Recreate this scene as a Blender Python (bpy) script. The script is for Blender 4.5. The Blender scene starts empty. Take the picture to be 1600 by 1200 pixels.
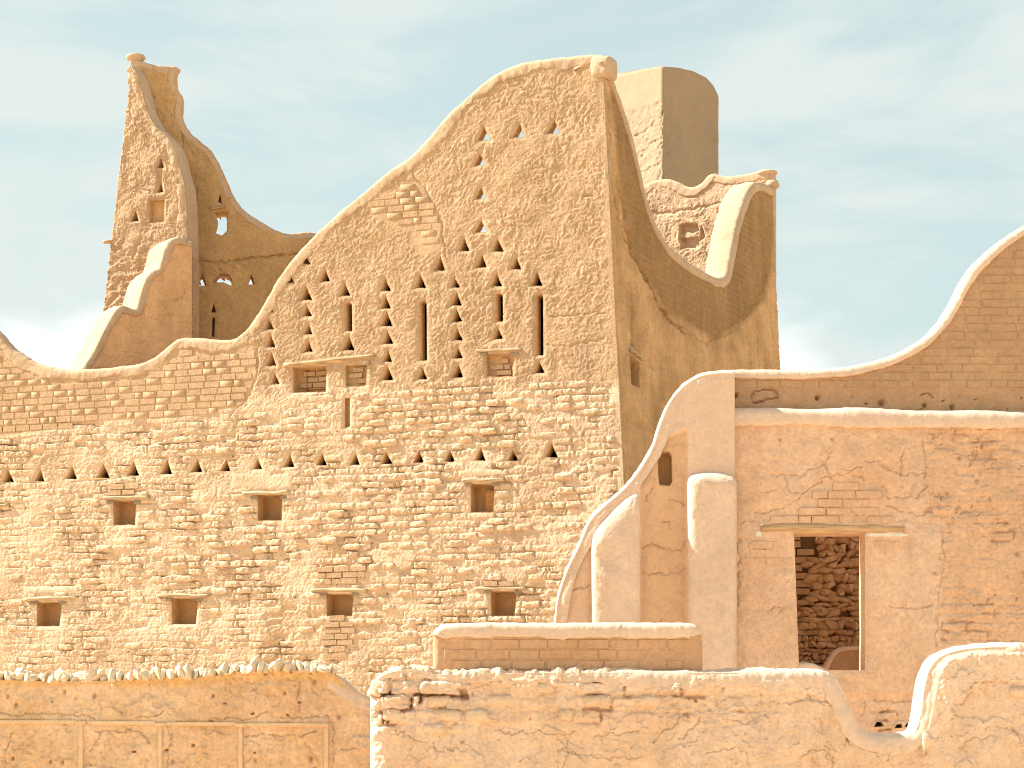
import bpy, bmesh, math, random
import numpy as np
from mathutils import Vector, Matrix, Quaternion

random.seed(7)
rng = np.random.default_rng(7)
scene = bpy.context.scene
col = scene.collection

# ------------------------------------------------------------------ camera
F = 3200.0      # focal length in photo pixels (1600 wide)
HY = 1160.0     # photo row of the horizon
CZ = 1.6        # eye height
cam_data = bpy.data.cameras.new('camera')
cam_data.sensor_width = 36.0
cam_data.lens = F / 1600.0 * 36.0
cam_data.shift_y = (HY - 600.0) / 1600.0
cam_data.clip_start = 0.1
cam_data.clip_end = 5000.0
cam = bpy.data.objects.new('camera', cam_data)
col.objects.link(cam)
cam.location = (0, 0, CZ)
cam.rotation_euler = (math.radians(90), 0, 0)
scene.camera = cam

# ------------------------------------------------------------------ sun, sky, exposure
SUN_BACK = math.radians(7.0)     # how far the sun stands behind the picture plane, to the left
SUN_EL = math.radians(41.0)
to_sun = Vector((-math.cos(SUN_BACK) * math.cos(SUN_EL), math.sin(SUN_BACK) * math.cos(SUN_EL), math.sin(SUN_EL)))
sun_data = bpy.data.lights.new('sun', 'SUN')
sun_data.energy = 4.4
sun_data.angle = math.radians(0.6)
sun_data.color = (1.0, 0.945, 0.845)
sun = bpy.data.objects.new('sun', sun_data)
col.objects.link(sun)
sun.location = (-60, 10, 60)
sun.rotation_euler = to_sun.to_track_quat('Z', 'Y').to_euler()

world = bpy.data.worlds.new('World')
scene.world = world
world.use_nodes = True
wt = world.node_tree
for n_ in list(wt.nodes):
    wt.nodes.remove(n_)


def wn(kind, **kw):
    n = wt.nodes.new(kind)
    for k, v in kw.items():
        setattr(n, k, v)
    return n


def wmath(op, a, b=None, clamp=False):
    n = wt.nodes.new('ShaderNodeMath')
    n.operation = op
    n.use_clamp = clamp
    for i, v in enumerate((a, b)):
        if v is None:
            continue
        if isinstance(v, (int, float)):
            n.inputs[i].default_value = v
        else:
            wt.links.new(v, n.inputs[i])
    return n.outputs[0]


w_out = wn('ShaderNodeOutputWorld')
w_bg = wn('ShaderNodeBackground')
w_bg.inputs['Strength'].default_value = 0.15
w_sky = wn('ShaderNodeTexSky', sky_type='NISHITA')
w_sky.sun_disc = False
w_sky.sun_elevation = SUN_EL
w_sky.sun_rotation = math.radians(-90) + SUN_BACK
w_sky.air_density = 1.0
w_sky.dust_density = 1.5
w_sky.ozone_density = 1.0
w_tc = wn('ShaderNodeTexCoord')
w_sep = wn('ShaderNodeSeparateXYZ')
wt.links.new(w_tc.outputs['Generated'], w_sep.inputs[0])
# thin high veils, drawn out sideways
w_map = wn('ShaderNodeMapping')
w_map.inputs['Scale'].default_value = (4.2, 4.2, 15.0)
w_map.inputs['Rotation'].default_value = (0.10, 0.22, 0.0)
wt.links.new(w_tc.outputs['Generated'], w_map.inputs['Vector'])
w_n1 = wn('ShaderNodeTexNoise')
w_n1.inputs['Scale'].default_value = 1.15
w_n1.inputs['Detail'].default_value = 7.0
w_n1.inputs['Roughness'].default_value = 0.56
w_n1.inputs['Distortion'].default_value = 0.35
wt.links.new(w_map.outputs[0], w_n1.inputs['Vector'])
w_r1 = wn('ShaderNodeMapRange', interpolation_type='SMOOTHSTEP')
w_r1.inputs['From Min'].default_value = 0.40
w_r1.inputs['From Max'].default_value = 0.60
w_r1.inputs['To Min'].default_value = 0.30
w_r1.inputs['To Max'].default_value = 1.0
wt.links.new(w_n1.outputs['Fac'], w_r1.inputs['Value'])
# low puffs near the horizon
w_map2 = wn('ShaderNodeMapping')
w_map2.inputs['Scale'].default_value = (5.0, 5.0, 10.0)
w_map2.inputs['Location'].default_value = (0.35, 0.0, 0.0)
wt.links.new(w_tc.outputs['Generated'], w_map2.inputs['Vector'])
w_n2 = wn('ShaderNodeTexNoise')
w_n2.inputs['Scale'].default_value = 1.3
w_n2.inputs['Detail'].default_value = 6.0
w_n2.inputs['Roughness'].default_value = 0.45
wt.links.new(w_map2.outputs[0], w_n2.inputs['Vector'])
low = wmath('SUBTRACT', 0.235, w_sep.outputs['Z'])
low = wmath('MULTIPLY', low, 2.4)
puff = wmath('ADD', w_n2.outputs['Fac'], low)
w_r2 = wn('ShaderNodeMapRange', interpolation_type='SMOOTHSTEP')
w_r2.inputs['From Min'].default_value = 0.57
w_r2.inputs['From Max'].default_value = 0.70
wt.links.new(puff, w_r2.inputs['Value'])
w_mix1 = wn('ShaderNodeMixRGB')
w_mix1.inputs['Color2'].default_value = (1.80, 1.98, 1.93, 1)
wt.links.new(w_r1.outputs[0], w_mix1.inputs['Fac'])
w_hsv = wn('ShaderNodeMixRGB', blend_type='MULTIPLY')
w_hsv.inputs['Fac'].default_value = 1.0
w_hsv.inputs['Color2'].default_value = (0.68, 0.68, 0.49, 1)   # dust in the air greens the blue
wt.links.new(w_sky.outputs[0], w_hsv.inputs['Color1'])
w_hz = wn('ShaderNodeMixRGB')
w_hz.inputs['Fac'].default_value = 0.62                        # a milky veil over the blue
w_hz.inputs['Color2'].default_value = (1.22, 1.50, 1.51, 1)
wt.links.new(w_hsv.outputs[0], w_hz.inputs['Color1'])
wt.links.new(w_hz.outputs[0], w_mix1.inputs['Color1'])
w_mix2 = wn('ShaderNodeMixRGB')
w_mix2.inputs['Color2'].default_value = (2.75, 2.80, 2.74, 1)
w_puff_f = wmath('MULTIPLY', w_r2.outputs[0], 0.85)
wt.links.new(w_puff_f, w_mix2.inputs['Fac'])
wt.links.new(w_mix1.outputs[0], w_mix2.inputs['Color1'])
wt.links.new(w_mix2.outputs[0], w_bg.inputs['Color'])
wt.links.new(w_bg.outputs[0], w_out.inputs['Surface'])

scene.view_settings.view_transform = 'Standard'
scene.view_settings.look = 'None'
scene.view_settings.exposure = 1.55
scene.view_settings.gamma = 1.0
scene.view_settings.use_curve_mapping = False
scene.render.engine = 'CYCLES'
scene.cycles.max_bounces = 8
scene.cycles.diffuse_bounces = 6
scene.cycles.use_denoising = True
scene.cycles.filter_width = 1.05

# ------------------------------------------------------------------ noise
_perm = np.random.default_rng(3).permutation(256)
_perm = np.concatenate([_perm, _perm]).astype(np.int64)
_ang = np.random.default_rng(5).uniform(0, 2 * np.pi, 256)
_gx, _gy = np.cos(_ang), np.sin(_ang)


def pn(x, y, seed=0):
    x = x + seed * 17.31
    y = y + seed * 9.77
    xi = np.floor(x).astype(np.int64)
    yi = np.floor(y).astype(np.int64)
    fx = x - xi
    fy = y - yi
    u = fx * fx * fx * (fx * (fx * 6 - 15) + 10)
    v = fy * fy * fy * (fy * (fy * 6 - 15) + 10)

    def g(ix, iy, dx, dy):
        h = _perm[(_perm[ix & 255] + iy) & 255]
        return _gx[h] * dx + _gy[h] * dy
    a = g(xi, yi, fx, fy)
    b = g(xi + 1, yi, fx - 1, fy)
    c = g(xi, yi + 1, fx, fy - 1)
    d = g(xi + 1, yi + 1, fx - 1, fy - 1)
    return (a + u * (b - a) + v * ((c + u * (d - c)) - (a + u * (b - a)))) * 1.5


def fbm(x, y, octv=4, seed=0, gain=0.5):
    s = np.zeros_like(x)
    a = 1.0
    for i in range(octv):
        s += a * pn(x, y, seed + i * 3)
        x = x * 2.03
        y = y * 2.03
        a *= gain
    return s


def billow(x, y, octv=3, seed=0, gain=0.5):
    s = np.zeros_like(x)
    a = 1.0
    for i in range(octv):
        s += a * (np.abs(pn(x, y, seed + i * 3)) * 2 - 0.6)
        x = x * 2.03
        y = y * 2.03
        a *= gain
    return s


def hash1(i, seed=0):
    i = i.astype(np.int64) if hasattr(i, 'astype') else np.int64(i)
    return _perm[(_perm[(i * 7 + seed * 31) & 255] + (i >> 5) + seed) & 255] / 255.0


def hash2(i, j, seed=0):
    return _perm[(_perm[(_perm[(i + seed * 13) & 255] + j) & 255] + seed * 7) & 255] / 255.0


def sst(a, b, x):
    t = np.clip((x - a) / (b - a), 0, 1)
    return t * t * (3 - 2 * t)


def seg_dist(x, y, poly, closed=False):
    best = np.full(x.shape, 1e9)
    n = len(poly)
    for i in range(n if closed else n - 1):
        ax, ay = poly[i]
        bx, by = poly[(i + 1) % n]
        dx, dy = bx - ax, by - ay
        L = dx * dx + dy * dy + 1e-12
        t = np.clip(((x - ax) * dx + (y - ay) * dy) / L, 0, 1)
        d = np.hypot(x - ax - t * dx, y - ay - t * dy)
        best = np.minimum(best, d)
    return best


def inside(x, y, poly):
    c = np.zeros(x.shape, bool)
    n = len(poly)
    for i in range(n):
        ax, ay = poly[i]
        bx, by = poly[(i + 1) % n]
        if ay == by:
            continue
        cond = ((ay > y) != (by > y)) & (x < (bx - ax) * (y - ay) / (by - ay) + ax)
        c ^= cond
    return c


def polymask(x, y, poly, feather):
    d = seg_dist(x, y, poly, True)
    s = np.where(inside(x, y, poly), d, -d)
    return sst(-feather, feather, s)


def crack(px, py, poly, depth, width, seed=0, jit=3.0):
    """depth of a wandering crack along a photo-space polyline"""
    xs = [p[0] for p in poly]
    ys = [p[1] for p in poly]
    m = (px > min(xs) - 25) & (px < max(xs) + 25) & (py > min(ys) - 25) & (py < max(ys) + 25)
    out = np.zeros_like(px)
    if not m.any():
        return out
    x, y = px[m], py[m]
    xj = x + jit * fbm(x / 14.0, y / 14.0, 3, seed)
    yj = y + jit * fbm(x / 14.0, y / 14.0, 3, seed + 50)
    d = seg_dist(xj, yj, poly)
    wv = width * (0.75 + 0.6 * pn(x / 20.0, y / 20.0, seed + 9))
    out[m] = depth * np.exp(-(d / np.maximum(wv, 0.3)) ** 2)
    return out


# ------------------------------------------------------------------ planes
class Plane:
    def __init__(self, p0, d, up=(0, 0, 1)):
        self.p0 = np.array(p0, float)
        self.d = np.array(d, float)
        self.d /= np.linalg.norm(self.d)
        self.up = np.array(up, float)
        n = np.cross(self.d, self.up)
        n /= np.linalg.norm(n)
        if np.dot(n, np.array((0, 0, CZ)) - self.p0) < 0:
            n = -n
        self.n = n

    def unproj(self, px, py):
        px = np.asarray(px, float)
        py = np.asarray(py, float)
        r = np.stack([(px - 800) / F, np.ones_like(px), (HY - py) / F], -1)
        o = np.array((0, 0, CZ))
        t = np.dot(self.p0 - o, self.n) / (r @ self.n)
        p = o + r * t[..., None]
        q = p - self.p0
        w = q[..., 2]
        u = (q - w[..., None] * self.up) @ self.d
        return u, w

    def pt(self, u, w, h=0.0):
        u = np.asarray(u, float)
        w = np.asarray(w, float)
        h = np.asarray(h, float) + np.zeros_like(u)
        return self.p0 + u[..., None] * self.d + w[..., None] * self.up + h[..., None] * self.n

    def proj(self, u, w, h=0.0):
        p = self.pt(u, w, h)
        return 800 + F * p[..., 0] / p[..., 1], HY - F * (p[..., 2] - CZ) / p[..., 1]

    def px_size(self, px=800, py=900):
        u0, w0 = self.unproj(px, py)
        return float(abs(self.unproj(px, py - 1.0)[1] - w0))

    def shifted(self, h):
        q = Plane(self.p0 + self.n * h, self.d, self.up)
        return q


# ------------------------------------------------------------------ mesh helpers
def mesh_from(name, verts, quads=None, tris=None, smooth=True, attr=None):
    me = bpy.data.meshes.new(name)
    verts = np.asarray(verts, np.float32).reshape(-1, 3)
    loops = []
    starts = []
    pos = 0
    if quads is not None and len(quads):
        q = np.asarray(quads, np.int32)
        loops.append(q.ravel())
        starts.append(np.arange(len(q), dtype=np.int32) * 4)
        pos = len(q) * 4
    if tris is not None and len(tris):
        t = np.asarray(tris, np.int32)
        loops.append(t.ravel())
        starts.append(pos + np.arange(len(t), dtype=np.int32) * 3)
    loops = np.concatenate(loops)
    starts = np.concatenate(starts)
    me.vertices.add(len(verts))
    me.vertices.foreach_set('co', verts.ravel())
    me.loops.add(len(loops))
    me.loops.foreach_set('vertex_index', loops)
    me.polygons.add(len(starts))
    me.polygons.foreach_set('loop_start', starts)
    me.update(calc_edges=True)
    if attr is not None:
        a = me.attributes.new('zone', 'FLOAT', 'POINT')
        a.data.foreach_set('value', np.asarray(attr, np.float32))
    if smooth:
        me.polygons.foreach_set('use_smooth', np.ones(len(starts), bool))
    me.validate()
    return me


def link(name, me, mat=None, parent=None):
    o = bpy.data.objects.new(name, me)
    col.objects.link(o)
    if mat is not None and me is not None and not me.materials:
        me.materials.append(mat)
    if parent is not None:
        o.parent = parent
        o.matrix_parent_inverse = Matrix.Translation(-world_loc(parent))
    return o


def world_loc(o):
    # only things (empties) carry a translation that their parts must undo
    return Vector(o.location) if o.type == 'EMPTY' else Vector((0, 0, 0))


def thing(name, label, cat, loc, group=None):
    o = bpy.data.objects.new(name, None)
    col.objects.link(o)
    o.empty_display_size = 0.3
    o.location = loc
    o['label'] = label
    o['category'] = cat
    o['kind'] = 'thing'
    if group:
        o['group'] = group
    return o


def resample(pts, step):
    """Catmull-Rom through pts (n,2), even spacing"""
    P = np.asarray(pts, float)
    P = np.vstack([2 * P[0] - P[1], P, 2 * P[-1] - P[-2]])
    out = []
    for i in range(1, len(P) - 2):
        p0, p1, p2, p3 = P[i - 1], P[i], P[i + 1], P[i + 2]
        t = np.linspace(0, 1, 24, endpoint=False)[:, None]
        # centripetal-ish: limit tangents by local chord
        L = np.linalg.norm(p2 - p1)
        m1 = (p2 - p0) / max(np.linalg.norm(p2 - p0), 1e-9) * L
        m2 = (p3 - p1) / max(np.linalg.norm(p3 - p1), 1e-9) * L
        out.append((2 * t**3 - 3 * t**2 + 1) * p1 + (t**3 - 2 * t**2 + t) * m1 + (-2 * t**3 + 3 * t**2) * p2 + (t**3 - t**2) * m2)
    out.append(P[-2][None])
    Q = np.vstack(out)
    s = np.concatenate([[0], np.cumsum(np.linalg.norm(np.diff(Q, axis=0), axis=1))])
    n = max(int(s[-1] / step), 2)
    si = np.linspace(0, s[-1], n + 1)
    return np.stack([np.interp(si, s, Q[:, 0]), np.interp(si, s, Q[:, 1])], 1)


def sheet(name, plane, top_px, ybot, step, hfun, mat, parent, holes=(), left=None, right=None,
          thick=0.45, topdrop=0.03, fade=(0.06, 0.06, 0.12), ground=True, round_edge=(0, 0), backstep=6.0,
          back=True, hole_in=-0.02, ustep=1.0, lowrows=0):
    """A relief wall face: a fine grid between a bottom row and a top curve, displaced along the
    plane normal, with openings cut through, edges skirted back to a rear face."""
    s_m = plane.px_size(np.mean([p[0] for p in top_px]), np.mean([p[1] for p in top_px]))
    tp = np.stack(plane.unproj([p[0] for p in top_px], [p[1] for p in top_px]), 1)
    curve = resample(tp, s_m * 1.0)
    # edge lines u = a + b*w
    def line(spec, end):
        if spec is None:
            return end[0], 0.0
        (x0, y0), (x1, y1) = spec
        u, w = plane.unproj([x0, x1], [y0, y1])
        b = (u[1] - u[0]) / (w[1] - w[0])
        return u[0] - b * w[0], b
    la, lb = line(left, curve[0])
    ra, rb = line(right, curve[-1])
    # straighten: s in 0..1 across
    def s_of(u, w):
        return (u - la - lb * w) / ((ra + rb * w) - (la + lb * w))
    cs = s_of(curve[:, 0], curve[:, 1])
    o = np.argsort(cs, kind='stable')
    cs_s, cw_s = cs[o], curve[o, 1]
    wb = float(plane.unproj(np.mean([p[0] for p in top_px]), ybot)[1])
    hole_uw = []
    for hp in holes:
        hu, hw = plane.unproj([p[0] for p in hp], [p[1] for p in hp])
        hole_uw.append(list(zip(hu, hw)))

    def grid(stp, disp):
        width = abs((ra + rb * wb) - (la + lb * wb))
        # even columns where the wall is looked at, wider ones far to either side
        sc_ = np.linspace(0, 1, 400)
        upx = plane.proj(la + lb * wb + sc_ * ((ra + rb * wb) - (la + lb * wb)), np.full(400, wb))[0]
        dens = np.where((upx > -40) & (upx < 1640), 1.0, 0.22)
        cum = np.concatenate([[0], np.cumsum((dens[1:] + dens[:-1]) / 2)]) / 399.0
        ncol = max(int(width * cum[-1] / (s_m * stp * ustep)), 4)
        s = np.interp(np.linspace(0, cum[-1], ncol + 1), cum, sc_)
        wt_ = np.interp(s, cs_s, cw_s) - topdrop
        nrow = max(int((wt_.max() - wb) / (s_m * stp)), 4)
        t = np.linspace(0, 1, nrow + 1)
        # rows evenly spaced in w up to the highest, clipped to the curve: blend
        W = wb + t[:, None] * (wt_[None, :] - wb)
        S = np.broadcast_to(s[None, :], W.shape)
        if ground:
            k_ = max(lowrows, 1) if disp else 1
            W = np.vstack([np.broadcast_to(np.linspace(-0.3, wb, k_, endpoint=False)[:, None], (k_, ncol + 1)), W])
            S = np.vstack([np.broadcast_to(s[None, :], (k_, ncol + 1)), S])
            nrow += k_
        L_ = la + lb * W
        R_ = ra + rb * W
        U = L_ + S * (R_ - L_)
        U = U.copy()
        W = W.copy()
        drop = np.zeros((nrow, ncol), bool)
        lock = np.zeros(U.shape)
        cell = s_m * stp
        for poly in hole_uw:
            pu = [p[0] for p in poly]
            pw = [p[1] for p in poly]
            m = (U > min(pu) - 0.15) & (U < max(pu) + 0.15) & (W > min(pw) - 0.15) & (W < max(pw) + 0.15)
            if not m.any():
                continue
            uu, ww = U[m], W[m]
            # nearest boundary point
            best = np.full(uu.shape, 1e9)
            bu = uu.copy()
            bw = ww.copy()
            n = len(poly)
            for i in range(n):
                ax, ay = poly[i]
                bx, by = poly[(i + 1) % n]
                dx, dy = bx - ax, by - ay
                tt = np.clip(((uu - ax) * dx + (ww - ay) * dy) / (dx * dx + dy * dy + 1e-12), 0, 1)
                qx, qy = ax + tt * dx, ay + tt * dy
                dd = np.hypot(uu - qx, ww - qy)
                k = dd < best
                best[k] = dd[k]
                bu[k] = qx[k]
                bw[k] = qy[k]
            snap = best < 0.55 * cell
            uu[snap] = bu[snap]
            ww[snap] = bw[snap]
            U[m] = uu
            W[m] = ww
            lk = lock[m]
            lock[m] = np.maximum(lk, np.exp(-(best / 0.035) ** 2))
            r_, c_ = np.where(m)
            r0, r1, c0, c1 = max(r_.min() - 1, 0), min(r_.max() + 1, nrow), max(c_.min() - 1, 0), min(c_.max() + 1, ncol)
            cu = (U[r0:r1, c0:c1] + U[r0 + 1:r1 + 1, c0:c1] + U[r0:r1, c0 + 1:c1 + 1] + U[r0 + 1:r1 + 1, c0 + 1:c1 + 1]) / 4
            cw = (W[r0:r1, c0:c1] + W[r0 + 1:r1 + 1, c0:c1] + W[r0:r1, c0 + 1:c1 + 1] + W[r0 + 1:r1 + 1, c0 + 1:c1 + 1]) / 4
            drop[r0:r1, c0:c1] |= inside(cu, cw, poly)
        H = np.zeros_like(U)
        Z = np.zeros_like(U)
        if disp and hfun is not None:
            px, py = plane.proj(U, W)
            H, Z = hfun(px, py, U, W)
            H = np.array(H) + np.zeros_like(U)
            Z = np.array(Z) + np.zeros_like(U)
            L_ = la + lb * W
            R_ = ra + rb * W
            dl, dr = np.abs(U - L_), np.abs(R_ - U)
            if fade[0]:
                H = H * sst(0, fade[0], dl)
            if fade[1]:
                H = H * sst(0, fade[1], dr)
            if fade[2]:
                cc = curve[::4]
                near = np.full(U.shape, 1e9)
                mm = (wt_[None, :] - W) < 3.0
                near[mm] = seg_dist(U[mm], W[mm], [tuple(p) for p in cc])
                H = H * (0.15 + 0.85 * sst(fade[2] * 0.5, fade[2] * 1.5, near))
            for rr, dd in zip(round_edge, (dl, dr)):
                if rr:
                    q = np.clip((rr - dd) / rr, 0, 1)
                    H = H - rr * (1 - np.sqrt(np.maximum(1 - q * q, 0)))
            H = H * (1 - lock) + hole_in * lock
        return U, W, H, Z, drop, nrow, ncol
    U, W, H, Z, drop, nr, nc = grid(step, True)
    V = plane.pt(U, W, H).reshape(-1, 3)
    idx = np.arange((nr + 1) * (nc + 1)).reshape(nr + 1, nc + 1)
    Q = np.stack([idx[:-1, :-1], idx[:-1, 1:], idx[1:, 1:], idx[1:, :-1]], -1)[~drop]
    verts = [V]
    quads = [Q.reshape(-1, 4)]
    zs = [Z.ravel()]
    base = len(V)
    # skirts
    for ring in (idx[:, 0][::-1], idx[:, -1], idx[-1, :][::-1]):
        rv = V[ring] - plane.n * 0
        uu, ww = U.ravel()[ring], W.ravel()[ring]
        bv = plane.pt(uu, ww, -thick)
        verts.append(bv)
        zs.append(Z.ravel()[ring])
        k = base + np.arange(len(ring))
        quads.append(np.stack([ring[:-1], k[:-1], k[1:], ring[1:]], -1))
        base += len(ring)
    if back:
        U, W, H, Z2, drop, nr, nc = grid(backstep, False)
        V2 = plane.pt(U, W, -thick).reshape(-1, 3)
        idx = np.arange((nr + 1) * (nc + 1)).reshape(nr + 1, nc + 1) + base
        Q = np.stack([idx[:-1, :-1], idx[1:, :-1], idx[1:, 1:], idx[:-1, 1:]], -1)[~drop]
        verts.append(V2)
        zs.append(np.zeros(len(V2)))
        quads.append(Q.reshape(-1, 4))
    me = mesh_from(name, np.vstack(verts), np.vstack(quads), attr=np.concatenate(zs))
    return link(name, me, mat, parent)


def coping(name, plane, pts_px, mat, parent, thick=0.45, drop=0.2, proud=0.03, r=0.08, seed=0, step=1.6,
           rough=0.008, backdrop=None, ragged=0.25, h0=0.0, ends=True, crumb=0.0, taper=0.0, smooth=False):
    """rounded mud-plaster cap swept along a wall's top curve"""
    s_m = plane.px_size(np.mean([p[0] for p in pts_px]), np.mean([p[1] for p in pts_px]))
    uw = np.stack(plane.unproj([p[0] for p in pts_px], [p[1] for p in pts_px]), 1)
    C = resample(uw, s_m * step)
    # soften
    for _ in range(6):
        C[1:-1] = 0.25 * C[:-2] + 0.5 * C[1:-1] + 0.25 * C[2:]
    T = np.gradient(C, axis=0)
    T /= np.linalg.norm(T, axis=1)[:, None] + 1e-12
    N2 = np.stack([-T[:, 1], T[:, 0]], 1)
    if N2[:, 1].mean() < 0:
        N2 = -N2
    n = len(C)
    S = np.arange(n) * s_m * step
    bd = drop if backdrop is None else backdrop
    prof = [(-0.02, -1.0, 1), (proud * 0.75, -0.985, 1), (proud * 0.95, -0.8, 1), (proud, -0.5, 1)]
    arc = []
    for k in range(7):
        a = math.pi / 2 * k / 6
        arc.append((proud - r + r * math.cos(a), -r + r * math.sin(a), 0))
    arc2 = []
    for k in range(7):
        a = math.pi / 2 * (1 - k / 6)
        arc2.append((-thick - proud + r - r * math.cos(a), -r + r * math.sin(a), 0))
    mid = []
    span = (proud - r) - (-thick - proud + r)
    for k in range(1, 5):
        mid.append((proud - r - span * k / 5, 0.012 * math.sin(math.pi * k / 5), 0))
    full = prof + arc + mid + arc2 + [(-thick - proud, -0.6 * bd, 0), (-thick - proud, -bd, 0)]
    m = len(full)
    A = np.zeros((n, m))
    B = np.zeros((n, m))
    dvar = drop * (1 + ragged * (fbm(S * 2.2, S * 0 + seed, 4, seed) * 0.7 + 0.35 * pn(S * 9, S * 0 + 3.3, seed + 4)))
    if taper:
        dvar = dvar * (0.45 + 0.55 * sst(0, taper, S))
    dvar = np.maximum(dvar, r * 1.3)
    for j, (a, b, rel) in enumerate(full):
        A[:, j] = a
        if rel:
            # slide from -dvar to -r
            B[:, j] = -r - (dvar - r) * (-b)
        else:
            B[:, j] = b
    # lumpy plaster
    pc = np.concatenate([[0], np.cumsum(np.hypot(np.diff(A[0]), np.diff(B[0])))])
    SS = np.broadcast_to(S[:, None], A.shape)
    PP = np.broadcast_to(pc[None, :], A.shape)
    nz = rough * (fbm(SS * 1.6, PP * 1.6, 3, seed + 20) + 0.55 * fbm(SS * 7, PP * 7, 3, seed + 30, 0.6)) + 0.004 * plates(SS, PP, 3.0, seed + 33, 0.15)
    if smooth:
        nz = rough * (1.6 * fbm(SS * 0.9, PP * 0.5, 2, seed + 20) + 0.25 * fbm(SS * 6, PP * 6, 3, seed + 30, 0.6))
    if crumb:
        nz = nz + crumb * billow(SS * 6, PP * 6, 3, seed + 60)
    nz = nz * np.where(np.arange(m) == 0, 0, 1)[None, :]
    dA = np.gradient(A, axis=1)
    dB = np.gradient(B, axis=1)
    Ln = np.hypot(dA, dB) + 1e-9
    A = A + (-dB / Ln) * -nz
    B = B + (dA / Ln) * -nz
    A += h0
    U = C[:, 0][:, None] + N2[:, 0][:, None] * B
    W = C[:, 1][:, None] + N2[:, 1][:, None] * B
    V = plane.pt(U, W, A).reshape(-1, 3)
    idx = np.arange(n * m).reshape(n, m)
    Q = np.stack([idx[:-1, :-1], idx[1:, :-1], idx[1:, 1:], idx[:-1, 1:]], -1).reshape(-1, 4)
    tris = []
    if ends:
        for row, flip in ((0, False), (n - 1, True)):
            cV = V[idx[row]].mean(0)
            V = np.vstack([V, cV[None]])
            ci = len(V) - 1
            for j in range(m - 1):
                a, b = idx[row, j], idx[row, j + 1]
                tris.append((a, b, ci) if not flip else (b, a, ci))
    me = mesh_from(name, V, Q, tris)
    return link(name, me, mat, parent)


def liner(name, plane, poly_px, d0, depth, mat, parent, closed=True, taper=0.92, seed=0, nseg=5, rough=0.006, flare=0.0):
    """the reveal of an opening: the faces that line the hole back into the wall"""
    pu, pw = plane.unproj([p[0] for p in poly_px], [p[1] for p in poly_px])
    P = np.stack([pu, pw], 1)
    # densify
    out = []
    for i in range(len(P)):
        a, b = P[i], P[(i + 1) % len(P)]
        k = max(int(np.linalg.norm(b - a) / 0.05), 2)
        for j in range(k):
            out.append(a + (b - a) * j / k)
    P = np.array(out)
    c = P.mean(0)
    rows = []
    m = len(P)
    ang = np.arange(m) / m
    for k in range(nseg + 1):
        f = k / nseg
        sc = 1 - (1 - taper) * f
        q = c + (P - c) * sc
        nz = rough * (0 if k == 0 else 1)
        q = q + nz * np.stack([pn(ang * 9 + f * 3, ang * 0 + f * 4, seed), pn(ang * 9, ang * 0 + f * 4 + 8, seed + 3)], 1)
        dk = d0 + (depth - d0) * f
        if flare:
            # mouth dressed wide on its far side: the left cheek leans in over the first hand's breadth
            fs = [0.0, 0.015, 0.035, 0.06]
            dk = d0 + fs[k] if k < 4 else d0 + 0.06 + (depth - d0 - 0.06) * (k - 3) / (nseg - 3)
            g = min(k / 3.0, 1.0)
            span_ = P[:, 0].max() - P[:, 0].min()
            q[:, 0] = q[:, 0] + flare * g * (P[:, 0].max() - q[:, 0])
        rows.append(plane.pt(q[:, 0], q[:, 1], -dk))
    V = np.vstack(rows)
    idx = np.arange((nseg + 1) * m).reshape(nseg + 1, m)
    nx = np.roll(idx, -1, axis=1)
    Q = np.stack([idx[:-1], nx[:-1], nx[1:], idx[1:]], -1).reshape(-1, 4)
    tris = []
    if closed:
        V = np.vstack([V, V[idx[-1]].mean(0)[None]])
        for j in range(m):
            tris.append((idx[-1, j], nx[-1, j], len(V) - 1))
    me = mesh_from(name, V, Q, tris, smooth=False)
    return link(name, me, mat, parent)


def log_beam(name, plane, x0, x1, y0, y1, rpx, mat, parent, h=0.0, seed=0, flat=0.8):
    """an old, uneven length of palm or tamarisk wood lying along a wall face"""
    u, w = plane.unproj([x0, x1], [y0, y1])
    s = plane.px_size((x0 + x1) / 2, y0)
    r = rpx * s
    n, m = 15, 12
    V = []
    for i in range(n):
        f = i / (n - 1)
        rr = r * (0.86 + 0.25 * float(pn(np.array(f * 4.0), np.array(seed * 1.7), seed)))
        rr *= 0.9 if i in (0, n - 1) else 1.0
        cu = u[0] + (u[1] - u[0]) * f
        cw = w[0] + (w[1] - w[0]) * f + 0.35 * r * float(pn(np.array(f * 2.3), np.array(seed * 2.1), seed + 5))
        for k in range(m):
            a = 2 * math.pi * k / m
            q = rr * (1 + 0.12 * float(pn(np.array(f * 3), np.array(k * 0.9), seed + 8)))
            V.append(plane.pt(cu, cw + math.sin(a) * q * flat, h + math.cos(a) * q))
    V = np.array(V)
    idx = np.arange(n * m).reshape(n, m)
    nx = np.roll(idx, -1, axis=1)
    Q = np.stack([idx[:-1], nx[:-1], nx[1:], idx[1:]], -1).reshape(-1, 4)
    V = np.vstack([V, V[:m].mean(0)[None], V[-m:].mean(0)[None]])
    tris = [(idx[0, k], len(V) - 2, nx[0, k]) for k in range(m)] + [(idx[-1, k], nx[-1, k], len(V) - 1) for k in range(m)]
    me = mesh_from(name, V, Q, tris)
    return link(name, me, mat, parent)


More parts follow.
